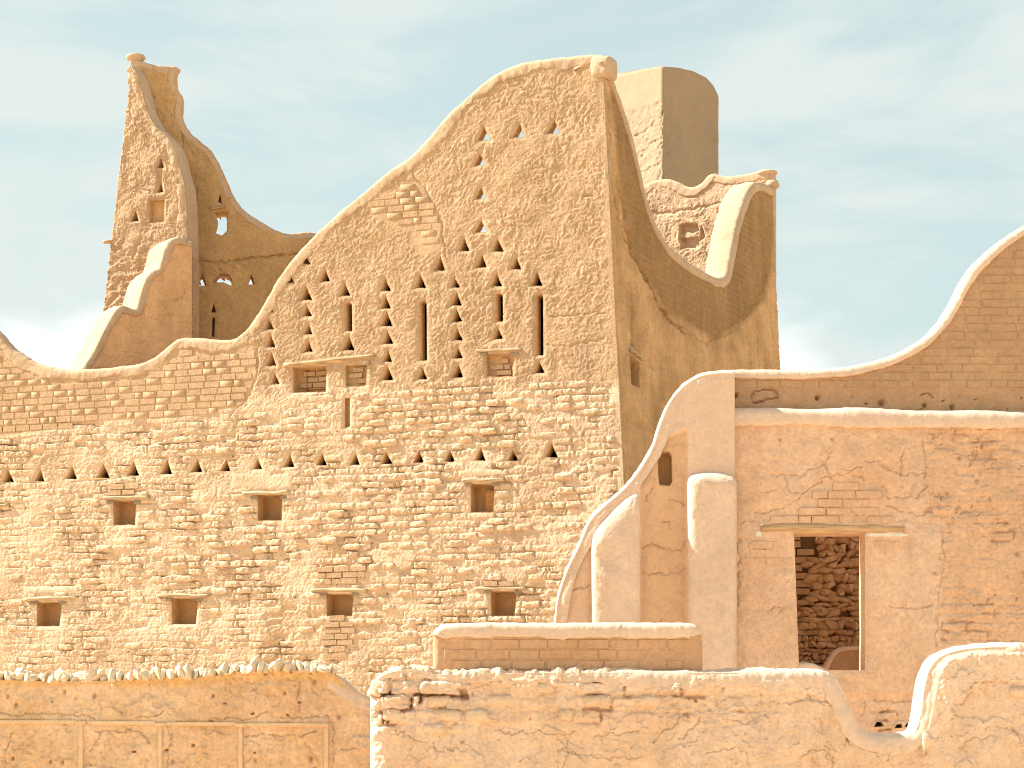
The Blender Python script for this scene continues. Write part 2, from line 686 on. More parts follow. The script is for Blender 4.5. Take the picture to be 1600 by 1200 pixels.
def block(name, plane, x0, y0, x1, y1, h0, h1, mat, parent, seed=0, rough=0.15):
    """a small rough stone or wood block given by its face rectangle in photo pixels"""
    u, w = plane.unproj([x0, x1], [y1, y0])
    bm = bmesh.new()
    bmesh.ops.create_cube(bm, size=1.0)
    bmesh.ops.bevel(bm, geom=bm.edges[:], offset=0.12, segments=1, affect='EDGES')
    rr = random.Random(seed)
    V = []
    for v in bm.verts:
        x, y, z = [c + rr.uniform(-1, 1) * rough * 0.25 for c in v.co]
        V.append((x, y, z))
    bm.verts.index_update()
    faces = [[v.index for v in f.verts] for f in bm.faces]
    bm.free()
    P = [tuple(plane.pt(np.array((u[0] + u[1]) / 2 + x * (u[1] - u[0])), np.array((w[0] + w[1]) / 2 + z * (w[1] - w[0])), (h0 + h1) / 2 + y * (h1 - h0))) for x, y, z in V]
    me = bpy.data.meshes.new(name)
    me.from_pydata(P, [], faces)
    me.update()
    return link(name, me, mat, parent)


# ------------------------------------------------------------------ materials
def mud(name, ca, cb, cz=None, bump=0.5, scale=1.0, fine=0.12, fleck=0.0, bdist=0.012, streak=0.0):
    m = bpy.data.materials.new(name)
    m.use_nodes = True
    t = m.node_tree
    for n in list(t.nodes):
        t.nodes.remove(n)
    N = t.nodes.new
    L = t.links.new
    out = N('ShaderNodeOutputMaterial')
    b = N('ShaderNodeBsdfPrincipled')
    b.inputs['Roughness'].default_value = 0.95
    b.inputs['Specular IOR Level'].default_value = 0.12
    L(b.outputs[0], out.inputs['Surface'])
    geo = N('ShaderNodeNewGeometry')

    def noise(s, det=5, rough=0.55, dist=0.0, vec=None):
        n = N('ShaderNodeTexNoise')
        n.inputs['Scale'].default_value = s * scale
        n.inputs['Detail'].default_value = det
        n.inputs['Roughness'].default_value = rough
        n.inputs['Distortion'].default_value = dist
        L(vec if vec is not None else geo.outputs['Position'], n.inputs['Vector'])
        return n.outputs['Fac']

    def rng_(v, a, b_, c=0.0, d=1.0):
        r = N('ShaderNodeMapRange')
        r.inputs['From Min'].default_value = a
        r.inputs['From Max'].default_value = b_
        r.inputs['To Min'].default_value = c
        r.inputs['To Max'].default_value = d
        L(v, r.inputs['Value'])
        return r.outputs[0]

    def mix(f, a, b_, mode='MIX'):
        x = N('ShaderNodeMixRGB')
        x.blend_type = mode
        for s_, v in (('Fac', f), ('Color1', a), ('Color2', b_)):
            if isinstance(v, (int, float)):
                x.inputs[s_].default_value = v
            elif isinstance(v, tuple):
                x.inputs[s_].default_value = (*v, 1)
            else:
                L(v, x.inputs[s_])
        return x.outputs[0]
    c = mix(rng_(noise(0.9, 6, 0.6, 0.4), 0.35, 0.65), ca, cb)
    if cz is not None:
        at = N('ShaderNodeAttribute')
        at.attribute_name = 'zone'
        c = mix(at.outputs['Fac'], c, cz)
    # grain: lighter and darker crumbs of earth
    g = rng_(noise(22, 4, 0.6), 0.25, 0.75, 1 - fine, 1 + fine)
    gm = N('ShaderNodeCombineXYZ')
    for i in range(3):
        L(g, gm.inputs[i])
    c = mix(1.0, c, gm.outputs[0], 'MULTIPLY')
    g2 = rng_(noise(5.5, 5, 0.65, 0.6), 0.3, 0.7, 1 - fine * 0.7, 1 + fine * 0.7)
    gm2 = N('ShaderNodeCombineXYZ')
    for i in range(3):
        L(g2, gm2.inputs[i])
    c = mix(1.0, c, gm2.outputs[0], 'MULTIPLY')
    if streak:
        mp = N('ShaderNodeMapping')
        mp.inputs['Scale'].default_value = (2.6, 2.6, 0.32)
        L(geo.outputs['Position'], mp.inputs['Vector'])
        g3 = rng_(noise(1.0, 6, 0.62, 0.3, mp.outputs[0]), 0.3, 0.7, 1 - streak, 1 + streak)
        gm3 = N('ShaderNodeCombineXYZ')
        for i in range(3):
            L(g3, gm3.inputs[i])
        c = mix(1.0, c, gm3.outputs[0], 'MULTIPLY')
    if fleck:
        f = rng_(noise(38, 2, 0.5), 0.66, 0.72, 0, fleck)
        c = mix(f, c, (ca[0] * 0.35, ca[1] * 0.28, ca[2] * 0.22))
    L(c, b.inputs['Base Color'])
    bp = N('ShaderNodeBump')
    bp.inputs['Strength'].default_value = bump
    bp.inputs['Distance'].default_value = bdist
    mm = N('ShaderNodeMath')
    mm.operation = 'ADD'
    L(noise(26, 6, 0.65), mm.inputs[0])
    m2 = N('ShaderNodeMath')
    m2.operation = 'MULTIPLY'
    m2.inputs[1].default_value = 0.6
    L(noise(9, 4, 0.55, 0.5), m2.inputs[0])
    L(m2.outputs[0], mm.inputs[1])
    L(mm.outputs[0], bp.inputs['Height'])
    L(bp.outputs[0], b.inputs['Normal'])
    return m


def wood(name, ca, cb):
    m = bpy.data.materials.new(name)
    m.use_nodes = True
    t = m.node_tree
    b = t.nodes['Principled BSDF']
    b.inputs['Roughness'].default_value = 0.85
    b.inputs['Specular IOR Level'].default_value = 0.2
    geo = t.nodes.new('ShaderNodeNewGeometry')
    mp = t.nodes.new('ShaderNodeMapping')
    mp.inputs['Scale'].default_value = (3, 3, 45)
    t.links.new(geo.outputs['Position'], mp.inputs[0])
    n = t.nodes.new('ShaderNodeTexNoise')
    n.inputs['Scale'].default_value = 1.0
    n.inputs['Detail'].default_value = 6
    t.links.new(mp.outputs[0], n.inputs['Vector'])
    r = t.nodes.new('ShaderNodeValToRGB')
    r.color_ramp.elements[0].position = 0.35
    r.color_ramp.elements[1].position = 0.65
    r.color_ramp.elements[0].color = (*ca, 1)
    r.color_ramp.elements[1].color = (*cb, 1)
    t.links.new(n.outputs['Fac'], r.inputs[0])
    t.links.new(r.outputs[0], b.inputs['Base Color'])
    bp = t.nodes.new('ShaderNodeBump')
    bp.inputs['Strength'].default_value = 0.6
    bp.inputs['Distance'].default_value = 0.01
    t.links.new(n.outputs['Fac'], bp.inputs['Height'])
    t.links.new(bp.outputs[0], b.inputs['Normal'])
    return m


M_PAL = mud('mud_palace', (0.441, 0.294, 0.178), (0.49, 0.337, 0.212), cz=(0.634, 0.476, 0.334), bump=1.0, fine=0.16, fleck=0.35, bdist=0.018, streak=0.09)
M_PALB = mud('mud_palace_brick', (0.576, 0.409, 0.268), (0.632, 0.474, 0.33), bump=1.0, bdist=0.018, fine=0.16)
M_CAP = mud('mud_plaster_cap', (0.448, 0.318, 0.21), (0.496, 0.358, 0.239), bump=0.45, fine=0.11, streak=0.07)
M_END = mud('mud_end_wall', (0.555, 0.354, 0.216), (0.596, 0.391, 0.246), cz=(0.628, 0.461, 0.346), bump=0.35, fine=0.09, fleck=0.3, streak=0.05)
M_PINK = mud('mud_facade', (0.575, 0.371, 0.242), (0.628, 0.42, 0.282), cz=(0.665, 0.475, 0.35), bump=0.8, fine=0.15, fleck=0.5, streak=0.07)
M_PINKB = mud('mud_facade_brick', (0.388, 0.243, 0.144), (0.442, 0.285, 0.172), bump=0.5, fine=0.13)
M_PCAP = mud('pale_plaster_cap', (0.596, 0.441, 0.337), (0.645, 0.49, 0.38), bump=0.45, fine=0.10, fleck=0.2, streak=0.05)
M_FG = mud('mud_foreground', (0.622, 0.426, 0.287), (0.673, 0.481, 0.344), cz=(0.681, 0.51, 0.387), bump=0.8, scale=1.4, fine=0.15, fleck=0.4, streak=0.08)
M_FGB = mud('mud_foreground_brick', (0.626, 0.44, 0.3), (0.667, 0.494, 0.358), bump=0.9, scale=1.4, fine=0.14)
M_LOW = mud('mud_low_brick', (0.464, 0.283, 0.168), (0.512, 0.322, 0.199), bump=0.5, scale=1.4, fine=0.13)
M_ORANGE = mud('mud_orange', (0.615, 0.398, 0.225), (0.665, 0.478, 0.325), cz=(0.68, 0.411, 0.185), bump=0.9, scale=1.3, fine=0.18, fleck=0.5, streak=0.08)
M_STAIR = mud('mud_stair_wall', (0.60, 0.37, 0.195), (0.66, 0.415, 0.23), bump=0.6, fine=0.14, fleck=0.3, streak=0.08)
M_INNER = mud('mud_inner_wall', (0.43, 0.265, 0.12), (0.49, 0.31, 0.145), bump=0.8, fine=0.18, fleck=0.4, streak=0.12)
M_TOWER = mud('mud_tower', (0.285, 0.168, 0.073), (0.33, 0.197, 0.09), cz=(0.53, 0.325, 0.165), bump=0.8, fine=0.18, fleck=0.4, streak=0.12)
M_REVEAL = mud('mud_reveal', (0.512, 0.32, 0.156), (0.56, 0.364, 0.192), bump=0.4)
M_RUBBLE = mud('rubble_stone', (0.486, 0.306, 0.169), (0.592, 0.391, 0.233), bump=0.7, scale=1.5)
M_STONE = mud('crest_stone', (0.604, 0.473, 0.317), (0.669, 0.551, 0.396), bump=0.4, scale=2.0)
M_STRIP = mud('wood_strip', (0.616, 0.441, 0.268), (0.669, 0.492, 0.32), bump=0.25, scale=2.0)
M_GROUND = mud('sand_ground', (0.6, 0.44, 0.27), (0.66, 0.5, 0.32), bump=0.4)
M_WOOD = wood('weathered_wood', (0.30, 0.19, 0.10), (0.56, 0.40, 0.24))
M_WOODT = wood('tan_wood', (0.40, 0.25, 0.135), (0.56, 0.375, 0.225))
M_WOODG = wood('grey_wood', (0.28, 0.20, 0.12), (0.60, 0.47, 0.31))
M_WOODO = wood('brown_wood', (0.40, 0.20, 0.07), (0.58, 0.32, 0.13))
M_GREY = mud('grey_stone_block', (0.24, 0.18, 0.12), (0.336, 0.256, 0.176), bump=0.5)
M_WHITE = mud('white_gypsum', (0.64, 0.576, 0.48), (0.672, 0.624, 0.544), bump=0.2)

# ------------------------------------------------------------------ brick pieces
def make_brick_mesh(name, seed, rough, power, segs=(7, 4, 3)):
    """unit brick 1 x 1 x 1 (x along the wall, y out of the wall, z up), rounded and uneven"""
    rr = np.random.default_rng(seed)
    bm = bmesh.new()
    bmesh.ops.create_cube(bm, size=2.0)
    ex = [e for e in bm.edges if abs(e.verts[0].co.x - e.verts[1].co.x) > 1]
    bmesh.ops.subdivide_edges(bm, edges=ex, cuts=segs[0] - 1, use_grid_fill=True)
    ez = [e for e in bm.edges if abs(e.verts[0].co.z - e.verts[1].co.z) > 0.9]
    bmesh.ops.subdivide_edges(bm, edges=ez, cuts=segs[1] - 1, use_grid_fill=True)
    if segs[2] > 1:
        ey = [e for e in bm.edges if abs(e.verts[0].co.y - e.verts[1].co.y) > 0.9]
        bmesh.ops.subdivide_edges(bm, edges=ey, cuts=segs[2] - 1, use_grid_fill=True)
    co = np.array([v.co[:] for v in bm.verts])
    p = power
    nrm = (np.abs(co) ** p).sum(1) ** (1 / p)
    mx = np.abs(co).max(1)
    co2 = co * (mx / np.maximum(nrm, 1e-6))[:, None]
    off = rr.uniform(0, 50)
    for a in range(3):
        co2[:, a] += rough * (pn(co[:, 0] * 1.7 + off + a * 5, co[:, 2] * 1.3 + co[:, 1] * 0.9 + off, seed) + 0.6 * pn(co[:, 0] * 5 + off, co[:, 2] * 2.6 + a * 7 + co[:, 1], seed + 2))
    for v, c in zip(bm.verts, co2):
        v.co = c * 0.5
    bmesh.ops.triangulate(bm, faces=bm.faces[:])
    bm.normal_update()
    me = bpy.data.meshes.new(name)
    bm.to_mesh(me)
    bm.free()
    me.polygons.foreach_set('use_smooth', np.ones(len(me.polygons), bool))
    return me


def make_sharp_brick(name, seed):
    """moulded brick with worn arrises: a chamfered block, each corner a little off"""
    rr = random.Random(seed)
    q = [(sx * 0.5, sz * 0.5) for sx, sz in ((-1, -1), (1, -1), (1, 1), (-1, 1))]
    q = [(x * (1 + rr.uniform(-0.03, 0.01)), z * (1 + rr.uniform(-0.10, 0.03))) for x, z in q]
    V = [(x, -0.5, z) for x, z in q] + [(x, 0.30, z) for x, z in q] + [(x * 0.965, 0.5 + rr.uniform(-0.05, 0.03), z * 0.88) for x, z in q]
    f = [(8, 9, 10, 11)]
    for a, b in ((0, 4), (4, 8)):
        for i in range(4):
            j = (i + 1) % 4
            f.append((a + i, a + j, b + j, b + i))
    me = bpy.data.meshes.new(name)
    me.from_pydata(V, [], f)
    me.update()
    bm = bmesh.new()
    bm.from_mesh(me)
    bmesh.ops.recalc_face_normals(bm, faces=bm.faces[:])
    bmesh.ops.triangulate(bm, faces=bm.faces[:])
    bm.to_mesh(me)
    bm.free()
    return me


def brick_set(name, mat, count, rough, power, seed, segs=(7, 4, 3)):
    out = []
    for i in range(count):
        me = make_sharp_brick(name, seed + i) if segs[1] == 1 else make_brick_mesh(name, seed + i, rough, power, segs)
        me.materials.append(mat)
        out.append(me)
    return out


def layout(plane, poly_px, ch, bl, seed, gap=0.012, jitter=0.15, keep=None, phase=0.0, skip_curve=None, skip_d=0.0):
    """brick sites (u, w, length, height) in running courses inside a photo-space polygon"""
    rr = random.Random(seed)
    pu, pw = plane.unproj([p[0] for p in poly_px], [p[1] for p in poly_px])
    poly = list(zip(pu, pw))
    r0, r1 = int(math.floor((min(pw) - phase) / ch)), int(math.ceil((max(pw) - phase) / ch))
    sites = []
    for r in range(r0, r1 + 1):
        w0 = r * ch + phase
        u = min(pu) - bl * rr.random()
        while u < max(pu):
            L = bl * rr.uniform(1 - jitter, 1 + jitter)
            if rr.random() < 0.12:
                L *= 0.55
            cu, cw = u + L / 2, w0 + ch / 2
            u += L
            cpx, cpy = plane.proj(np.array(cu), np.array(cw))
            if not inside(np.array([cu, cu - L * 0.46, cu + L * 0.46]), np.array([cw, cw, cw]), poly).all():
                continue
            if skip_curve is not None and seg_dist(np.array([cpx]), np.array([cpy]), skip_curve)[0] < skip_d:
                continue
            if keep is not None and not keep(float(cpx), float(cpy), rr):
                continue
            sites.append((cu, cw, L - gap, ch - gap))
    return sites


def place_bricks(plane, sites, meshes, parent, proud, depth, seed, limit=300, rot=0.02, mat=None, name='brick', stuffname='brick_field', hvar=0.3):
    """the first `limit` sites become brick objects of their own; the rest one joined part"""
    rr = random.Random(seed)
    inv = Matrix.Translation(-world_loc(parent))
    X = Vector(plane.d)
    Y = Vector(plane.n)
    if X.cross(Y).z < 0:
        X = -X
    Zv = X.cross(Y)
    base = Matrix((X, Y, Zv)).transposed()
    def show(st):
        x_ = float(plane.proj(np.array(st[0]), np.array(st[1]))[0])
        return -st[2] * st[3] * rr.uniform(0.85, 1.15) * (1.0 if -15 < x_ < 1615 else 0.05)
    sites = sorted(sites, key=show)
    rest_v, rest_f = [], []
    off = 0
    made = 0
    for i, (u, w, L, h) in enumerate(sites):
        p = proud * rr.uniform(1 - hvar, 1 + hvar)
        c = Vector(plane.pt(np.array(u), np.array(w), p - depth / 2))
        R = base @ Matrix.Rotation(rr.gauss(0, rot), 3, 'Y') @ Matrix.Rotation(rr.gauss(0, rot), 3, 'Z') @ Matrix.Rotation(rr.gauss(0, rot), 3, 'X')
        S = Matrix.Diagonal((L * rr.uniform(0.97, 1.03), depth, h * rr.uniform(0.93, 1.04)))
        if rr.random() < 0.5:
            S = S @ Matrix.Diagonal((-1, 1, -1))
        M = Matrix.Translation(c) @ (R @ S).to_4x4()
        me = meshes[rr.randrange(len(meshes))]
        if made < limit:
            o = bpy.data.objects.new(name, me)
            col.objects.link(o)
            o.parent = parent
            o.matrix_parent_inverse = inv
            o.matrix_basis = M
            made += 1
        else:
            A = np.array(M)
            vs = np.zeros(len(me.vertices) * 3)
            me.vertices.foreach_get('co', vs)
            vs = vs.reshape(-1, 3) @ A[:3, :3].T + A[:3, 3]
            fs = np.zeros(len(me.polygons) * 3, np.int32)
            me.loops.foreach_get('vertex_index', fs)
            rest_v.append(vs)
            rest_f.append(fs.reshape(-1, 3) + off)
            off += len(vs)
    if rest_v:
        me = mesh_from(stuffname, np.vstack(rest_v), None, np.vstack(rest_f))
        o = link(stuffname, me, mat, parent)
        o['kind'] = 'stuff'
    return made


def make_stone_mesh(name, seed, mat, flat=True, sub=1, jag=0.28, dims=(1, 1, 1)):
    rr = np.random.default_rng(seed)
    bm = bmesh.new()
    bmesh.ops.create_icosphere(bm, subdivisions=sub, radius=0.5)
    for v in bm.verts:
        d = v.co.normalized()
        k = max(abs(d.x), abs(d.y), abs(d.z))
        boxy = 0.5 / (k ** 0.6)
        v.co = d * boxy * (1 + rr.uniform(-jag, jag))
        v.co.x *= dims[0]
        v.co.y *= dims[1]
        v.co.z *= dims[2]
    me = bpy.data.meshes.new(name)
    bm.to_mesh(me)
    bm.free()
    if not flat:
        me.polygons.foreach_set('use_smooth', np.ones(len(me.polygons), bool))
    me.materials.append(mat)
    return me


def place_obj(name, me, parent, loc, rot, scale):
    o = bpy.data.objects.new(name, me)
    col.objects.link(o)
    o.parent = parent
    o.matrix_parent_inverse = Matrix.Translation(-world_loc(parent))
    o.matrix_basis = Matrix.Translation(loc) @ rot.to_4x4() @ Matrix.Diagonal((*scale, 1))
    return o


# ------------------------------------------------------------------ relief recipes
def rough_plaster(u, w, seed, k=1.0):
    """hand-thrown mud render: combed lumps running askew, crumbly"""
    a = 0.45
    x = u * math.cos(a) + w * math.sin(a)
    y = -u * math.sin(a) + w * math.cos(a)
    wx = 0.10 * fbm(u * 3, w * 3, 3, seed + 40)
    wy = 0.10 * fbm(u * 3, w * 3, 3, seed + 41)
    x = x + wx
    y = y + wy
    calm = 0.45 + 0.55 * sst(-0.35, 0.25, fbm(u * 1.3, w * 1.3, 3, seed + 50))
    h = 0.010 * fbm(u * 2.2, w * 2.2, 2, seed)
    h = h + 0.0095 * calm * billow(x * 6.0, y * 8.5, 2, seed + 1)
    h = h + 0.0080 * calm * billow(x * 14.0, y * 17.0, 2, seed + 2, 0.6)
    h = h + 0.0055 * fbm(u * 26 + wx * 30, w * 26 + wy * 30, 2, seed + 3, 0.75)
    return h * k


def plates(u, w, freq, seed, t0=0.0, edge=0.035, octv=5):
    """crisp-edged flakes of surviving render (0..1)"""
    return sst(t0, t0 + edge, fbm(u * freq, w * freq, octv, seed, 0.55))


def eroded_courses(u, w, ch, bl, seed, depth=0.03, cover=None):
    """weathered brick courses half hidden under washed mud"""
    ww = w + 0.030 * fbm(u * 0.9, w * 1.2, 3, seed) + 0.012 * fbm(u * 7, w * 7, 2, seed + 4)
    r = np.floor(ww / ch).astype(np.int64)
    fw = ww / ch - r
    uu = u + hash1(r, seed) * bl * 5 + 0.018 * fbm(u * 7, w * 9, 2, seed + 5)
    c = np.floor(uu / bl).astype(np.int64)
    fu = uu / bl - c
    sh = (hash2(c, r, seed) - 0.5) * 0.5
    fu2 = fu - sh
    c2 = np.where(fu2 < 0, c - 1, np.where(fu2 > 1, c + 1, c))
    fu2 = fu2 - np.floor(fu2)
    ew = np.minimum(fw, 1 - fw) * ch
    eu = np.minimum(fu2, 1 - fu2) * bl
    e = np.minimum(ew, eu)
    prof = sst(0.0, 0.030, e)
    pr = hash2(c2, r, seed + 3)
    hi = hash2(c2, r, seed + 6)
    pres = sst(-0.30, 0.20, fbm(u * 1.1, w * 1.5, 3, seed + 8))
    h = (prof - 1) * depth * (0.15 + 0.6 * pres) + (pr - 0.5) * 0.034 * prof * (0.35 + 0.65 * pres)
    # open joints: narrow, dark and only here and there
    gap = np.exp(-(e / 0.013) ** 2) * sst(0.05, 0.3, fbm(u * 3.1, w * 4.3, 2, seed + 11)) * pres
    h = h - gap * depth * 2.4
    h = h - (hi < 0.05) * prof * 0.04
    # crumbling lumps on the faces
    h = h + prof * pres * 0.016 * billow(u * 9 + pr * 20, w * 12 + hi * 20, 2, seed + 13)
    return h


def pits(u, w, dens, seed, depth=0.04, rad=0.018):
    """small dark sockets where straw and pebbles have fallen out"""
    u = u + 0.016 * fbm(u * 22, w * 22, 2, seed + 20)
    w = w + 0.016 * fbm(u * 22, w * 22, 2, seed + 25)
    g = 1.0 / dens
    ci = np.floor(u / g).astype(np.int64)
    cj = np.floor(w / g).astype(np.int64)
    hx = hash2(ci, cj, seed)
    hy = hash2(ci, cj, seed + 1)
    on = hash2(ci, cj, seed + 2) < 0.33
    d = np.hypot((u - (ci + 0.12 + 0.76 * hx) * g) * (0.6 + hy), (w - (cj + 0.12 + 0.76 * hy) * g) * (0.6 + hx))
    rr = rad * (0.4 + 0.8 * hash2(ci, cj, seed + 3) ** 2)
    return -depth * sst(1.25, 0.6, d / rr) * on


# ================================================================== THE SETTING
def ground():
    n = 60
    s = np.sign(np.linspace(-1, 1, n + 1)) * np.abs(np.linspace(-1, 1, n + 1)) ** 3 * 2500
    X, Y = np.meshgrid(s, s + 20)
    Zg = 0.05 * pn(X * 0.15, Y * 0.15, 3) * (np.hypot(X, Y) < 200)
    V = np.stack([X, Y, Zg], -1).reshape(-1, 3)
    idx = np.arange((n + 1) ** 2).reshape(n + 1, n + 1)
    Q = np.stack([idx[:-1, :-1], idx[:-1, 1:], idx[1:, 1:], idx[1:, :-1]], -1).reshape(-1, 4)
    o = link('ground', mesh_from('ground', V, Q), M_GROUND)
    o['kind'] = 'structure'
    o['label'] = 'pale sandy earth floor between the ruined walls'


ground()

# ================================================================== PALACE
yaw = math.radians(18)
FRONT = Plane((1.8, 36.0, 0), (math.cos(yaw), -math.sin(yaw), 0))
cu, cw = FRONT.unproj([975, 944], [745, 128])
cB = FRONT.pt(cu[0], cw[0])
cT = FRONT.pt(cu[1], cw[1])
side_up = (cT - cB) / (cT[2] - cB[2])
SIDE = Plane(cB - side_up * cB[2], (0.452, 0.892, 0), side_up)

palace = thing('palace', 'tall golden mud-brick palace with sweeping curved top and many triangular vents', 'palace', (-3.0, 37.6, 0))

P_TOP = [(-360, 330), (-250, 345), (-170, 382), (-110, 425), (-60, 462), (-25, 497), (0, 522), (20, 544), (50, 563), (80, 573), (105, 577), (140, 576), (180, 573), (215, 568),
         (240, 557), (262, 540), (275, 530), (290, 527), (330, 530), (365, 528), (385, 513), (400, 492), (420, 459), (440, 425),
         (470, 388), (500, 357), (540, 322), (580, 288), (610, 264), (640, 243), (670, 212), (700, 178), (735, 145), (770, 117),
         (800, 102), (830, 94), (880, 88), (920, 84), (941, 84)]


def tri(cx, by, hw=10.0, hh=21.0):
    r = random.Random(int(cx * 31 + by))
    k = r.uniform(0.80, 1.08)
    return [(cx - hw * 1.08 * k + r.uniform(-1, 1), by), (cx + hw * 0.86 * k + r.uniform(-1, 1), by + r.uniform(-1, 1)), (cx - 0.5 + r.uniform(-1.5, 1.5), by - hh * k)]


ROW = [(-135, 760), (-86, 758), (-37, 756), (13, 753), (62, 751), (111, 748), (161, 746), (208, 743), (260, 740), (307, 737), (352, 736), (403, 733), (452, 730),
       (503, 727), (554, 726), (604, 725), (654, 723), (703, 721), (751, 719), (802, 720), (862, 714)]
TRI = [(419, 487), (420, 515), (423, 542), (424, 571), (430, 600), (477, 412), (451, 442), (507, 440), (478, 469), (480, 494),
       (481, 523), (481, 550), (539, 462), (544, 547), (602, 454), (603, 482), (604, 509), (606, 537), (605, 565), (605, 594),
       (657, 450), (661, 592), (711, 449), (713, 477), (714, 503), (715, 531), (715, 560), (715, 590), (687, 422), (725, 392),
       (778, 392), (752, 418), (806, 420), (776, 447), (778, 530), (839, 446), (843, 583)]
TRI_SKY = [(757, 219), (750, 258), (752, 310), (811, 214), (866, 208), (752, 363)]
SLITS = [(544, 471, 517), (661, 469, 563), (780, 457, 502), (843, 459, 555)]
WINS = {  # opening corners and lintel log: x0,x1,y-left,y-right,radius px
    'W1': ([(176, 782), (212, 782), (210, 820), (177, 820)], (163, 233, 778, 777, 5.0)),
    'W2': ([(402, 773), (440, 772), (439, 813), (402, 813)], (380, 452, 771, 769, 4.6)),
    'W3': ([(735, 756), (772, 756), (770, 800), (735, 800)], (722, 790, 751, 750, 4.4)),
    'L1': ([(57, 941), (96, 941), (92, 978), (57, 978)], (39, 122, 936, 933, 5.0)),
    'L2': ([(267, 935), (309, 935), (305, 975), (268, 975)], (246, 327, 930, 930, 4.4)),
    'L3': ([(509, 928), (552, 928), (549, 962), (510, 962)], (487, 574, 922, 922, 4.8)),
    'L4': ([(766, 924), (807, 924), (803, 962), (767, 962)], (742, 822, 920, 919, 3.4)),
    'U1': ([(457, 574), (509, 572), (508, 612), (458, 613)], (444, 586, 571, 556, 7.0)),
    'U2': ([(539, 571), (572, 569), (571, 602), (540, 604)], None),
    'U3': ([(759, 553), (801, 552), (800, 588), (760, 588)], (745, 815, 548, 546, 3.6)),
    'E1': ([(-46, 797), (-6, 797), (-8, 832), (-46, 832)], (-58, 15, 793, 790, 4.5)),
}
p_holes = [tri(x, y) for x, y in ROW] + [tri(x, y, 9.6) for x, y in TRI] + [tri(x, y, 10.5) for x, y in TRI_SKY]
slit_polys = []
for x, y0, y1 in SLITS:
    slit_polys.append([(x - 7, y0 + 3), (x + 1, y0), (x + 5, y0 + 4), (x + 5.5, y1), (x - 6, y1)])
slit_polys.append([(538, 622), (546, 621), (546, 666), (538, 668)])
p_holes += slit_polys + [v[0] for v in WINS.values()]

ZONE_A = [(-360, 360), (-250, 375), (-170, 410), (-110, 455), (-20, 540), (60, 580), (110, 592), (200, 590), (250, 575), (280, 545), (370, 545), (395, 540), (402, 560), (398, 600), (380, 632),
          (330, 645), (250, 652), (160, 660), (60, 672), (-130, 690), (-360, 700)]
ZONE_B = [(575, 318), (610, 290), (650, 275), (668, 300), (690, 345), (692, 398), (650, 398), (640, 360), (600, 345), (572, 332)]
SEAM = [(400, 545), (402, 575), (396, 605), (378, 632), (360, 648)]
CH = 0.125


def palace_h(px, py, u, w):
    nb = 22 * fbm(u * 0.7, w * 0.7, 3, 60)
    A = polymask(px + nb * 0.15, py + nb * 0.3, ZONE_A, 6)
    B = polymask(px + nb * 0.2, py + nb * 0.2, ZONE_B, 5)
    bk = sst(585, 625, py + nb) * (1 - A)
    rgh = rough_plaster(u, w, 1, 0.88)
    cov = 0.65 + 0.5 * fbm(u * 0.55, w * 0.8, 3, 90)
    cov = np.clip(cov, 0.15, 1.15)
    er = eroded_courses(u, w, CH, 0.31, 2, 0.030) * cov
    smooth_n = 0.0025 * fbm(u * 9, w * 9, 3, 12) + 0.006 * fbm(u * 1.2, w * 1.2, 2, 14)
    h = rgh * (1 - bk) + bk * (er + rgh * 0.75)
    h = h * (1 - A) * (1 - B) + (A + B).clip(0, 1) * (smooth_n - 0.008)
    # washed-down runs and broken plaster on the low left
    h += bk * 0.02 * fbm(u * 0.5, w * 0.6, 3, 33)
    h += (1 - A) * (1 - B) * bk * pits(u, w, 3.2, 5, 0.05, 0.016)
    h += (1 - A) * (1 - B) * (1 - bk) * pits(u, w, 1.6, 8, 0.03, 0.012)
    # edge of the broken render, cracks
    h -= crack(px, py, SEAM, 0.03, 2.0, 3)
    h -= crack(px, py, [(640, 262), (668, 300), (690, 345), (695, 400)], 0.02, 2.4, 4)
    h -= crack(px, py, [(858, 495), (905, 492), (950, 487)], 0.025, 1.4, 5)
    h -= crack(px, py, [(855, 540), (900, 538), (945, 530)], 0.015, 1.6, 15)
    h -= crack(px, py, [(912, 305), (925, 306)], 0.05, 1.6, 6, 1)
    h -= crack(px, py, [(0, 672), (60, 668), (100, 662), (145, 663)], 0.045, 1.8, 7, 2)
    h -= crack(px, py, [(330, 928), (345, 945), (300, 1040)], 0.02, 1.3, 17)
    # smooth plaster quoin along the corner
    q = sst(930, 948, px + 5 * pn(u * 2, w * 2, 70) - (py - 130) * 0.045)
    h = h * (1 - 0.8 * q)
    # blind plaster patches above some lintels
    for poly in ([(366, 742), (455, 742), (456, 764), (362, 764)], [(730, 735), (790, 735), (796, 745), (722, 745)], [(40, 918), (120, 918), (122, 928), (40, 928)]):
        mk = polymask(px, py, poly, 4)
        h = h * (1 - mk) + mk * (0.012 + 0.3 * rgh)
    z = np.clip(bk * (0.75 + 0.5 * fbm(u * 0.8, w * 0.8, 3, 44)), 0, 1)
    return h, z


sheet('front_wall', FRONT, P_TOP, 1075, 1.45, palace_h, M_PAL, palace, holes=p_holes,
      right=((975, 745), (944, 128)), thick=0.23, topdrop=0.06, fade=(0, 0.16, 0.12), backstep=5.0, lowrows=60)
coping('coping', FRONT, P_TOP, M_CAP, palace, thick=0.25, drop=0.20, proud=0.010, r=0.09, seed=3, rough=0.012, ragged=0.45)

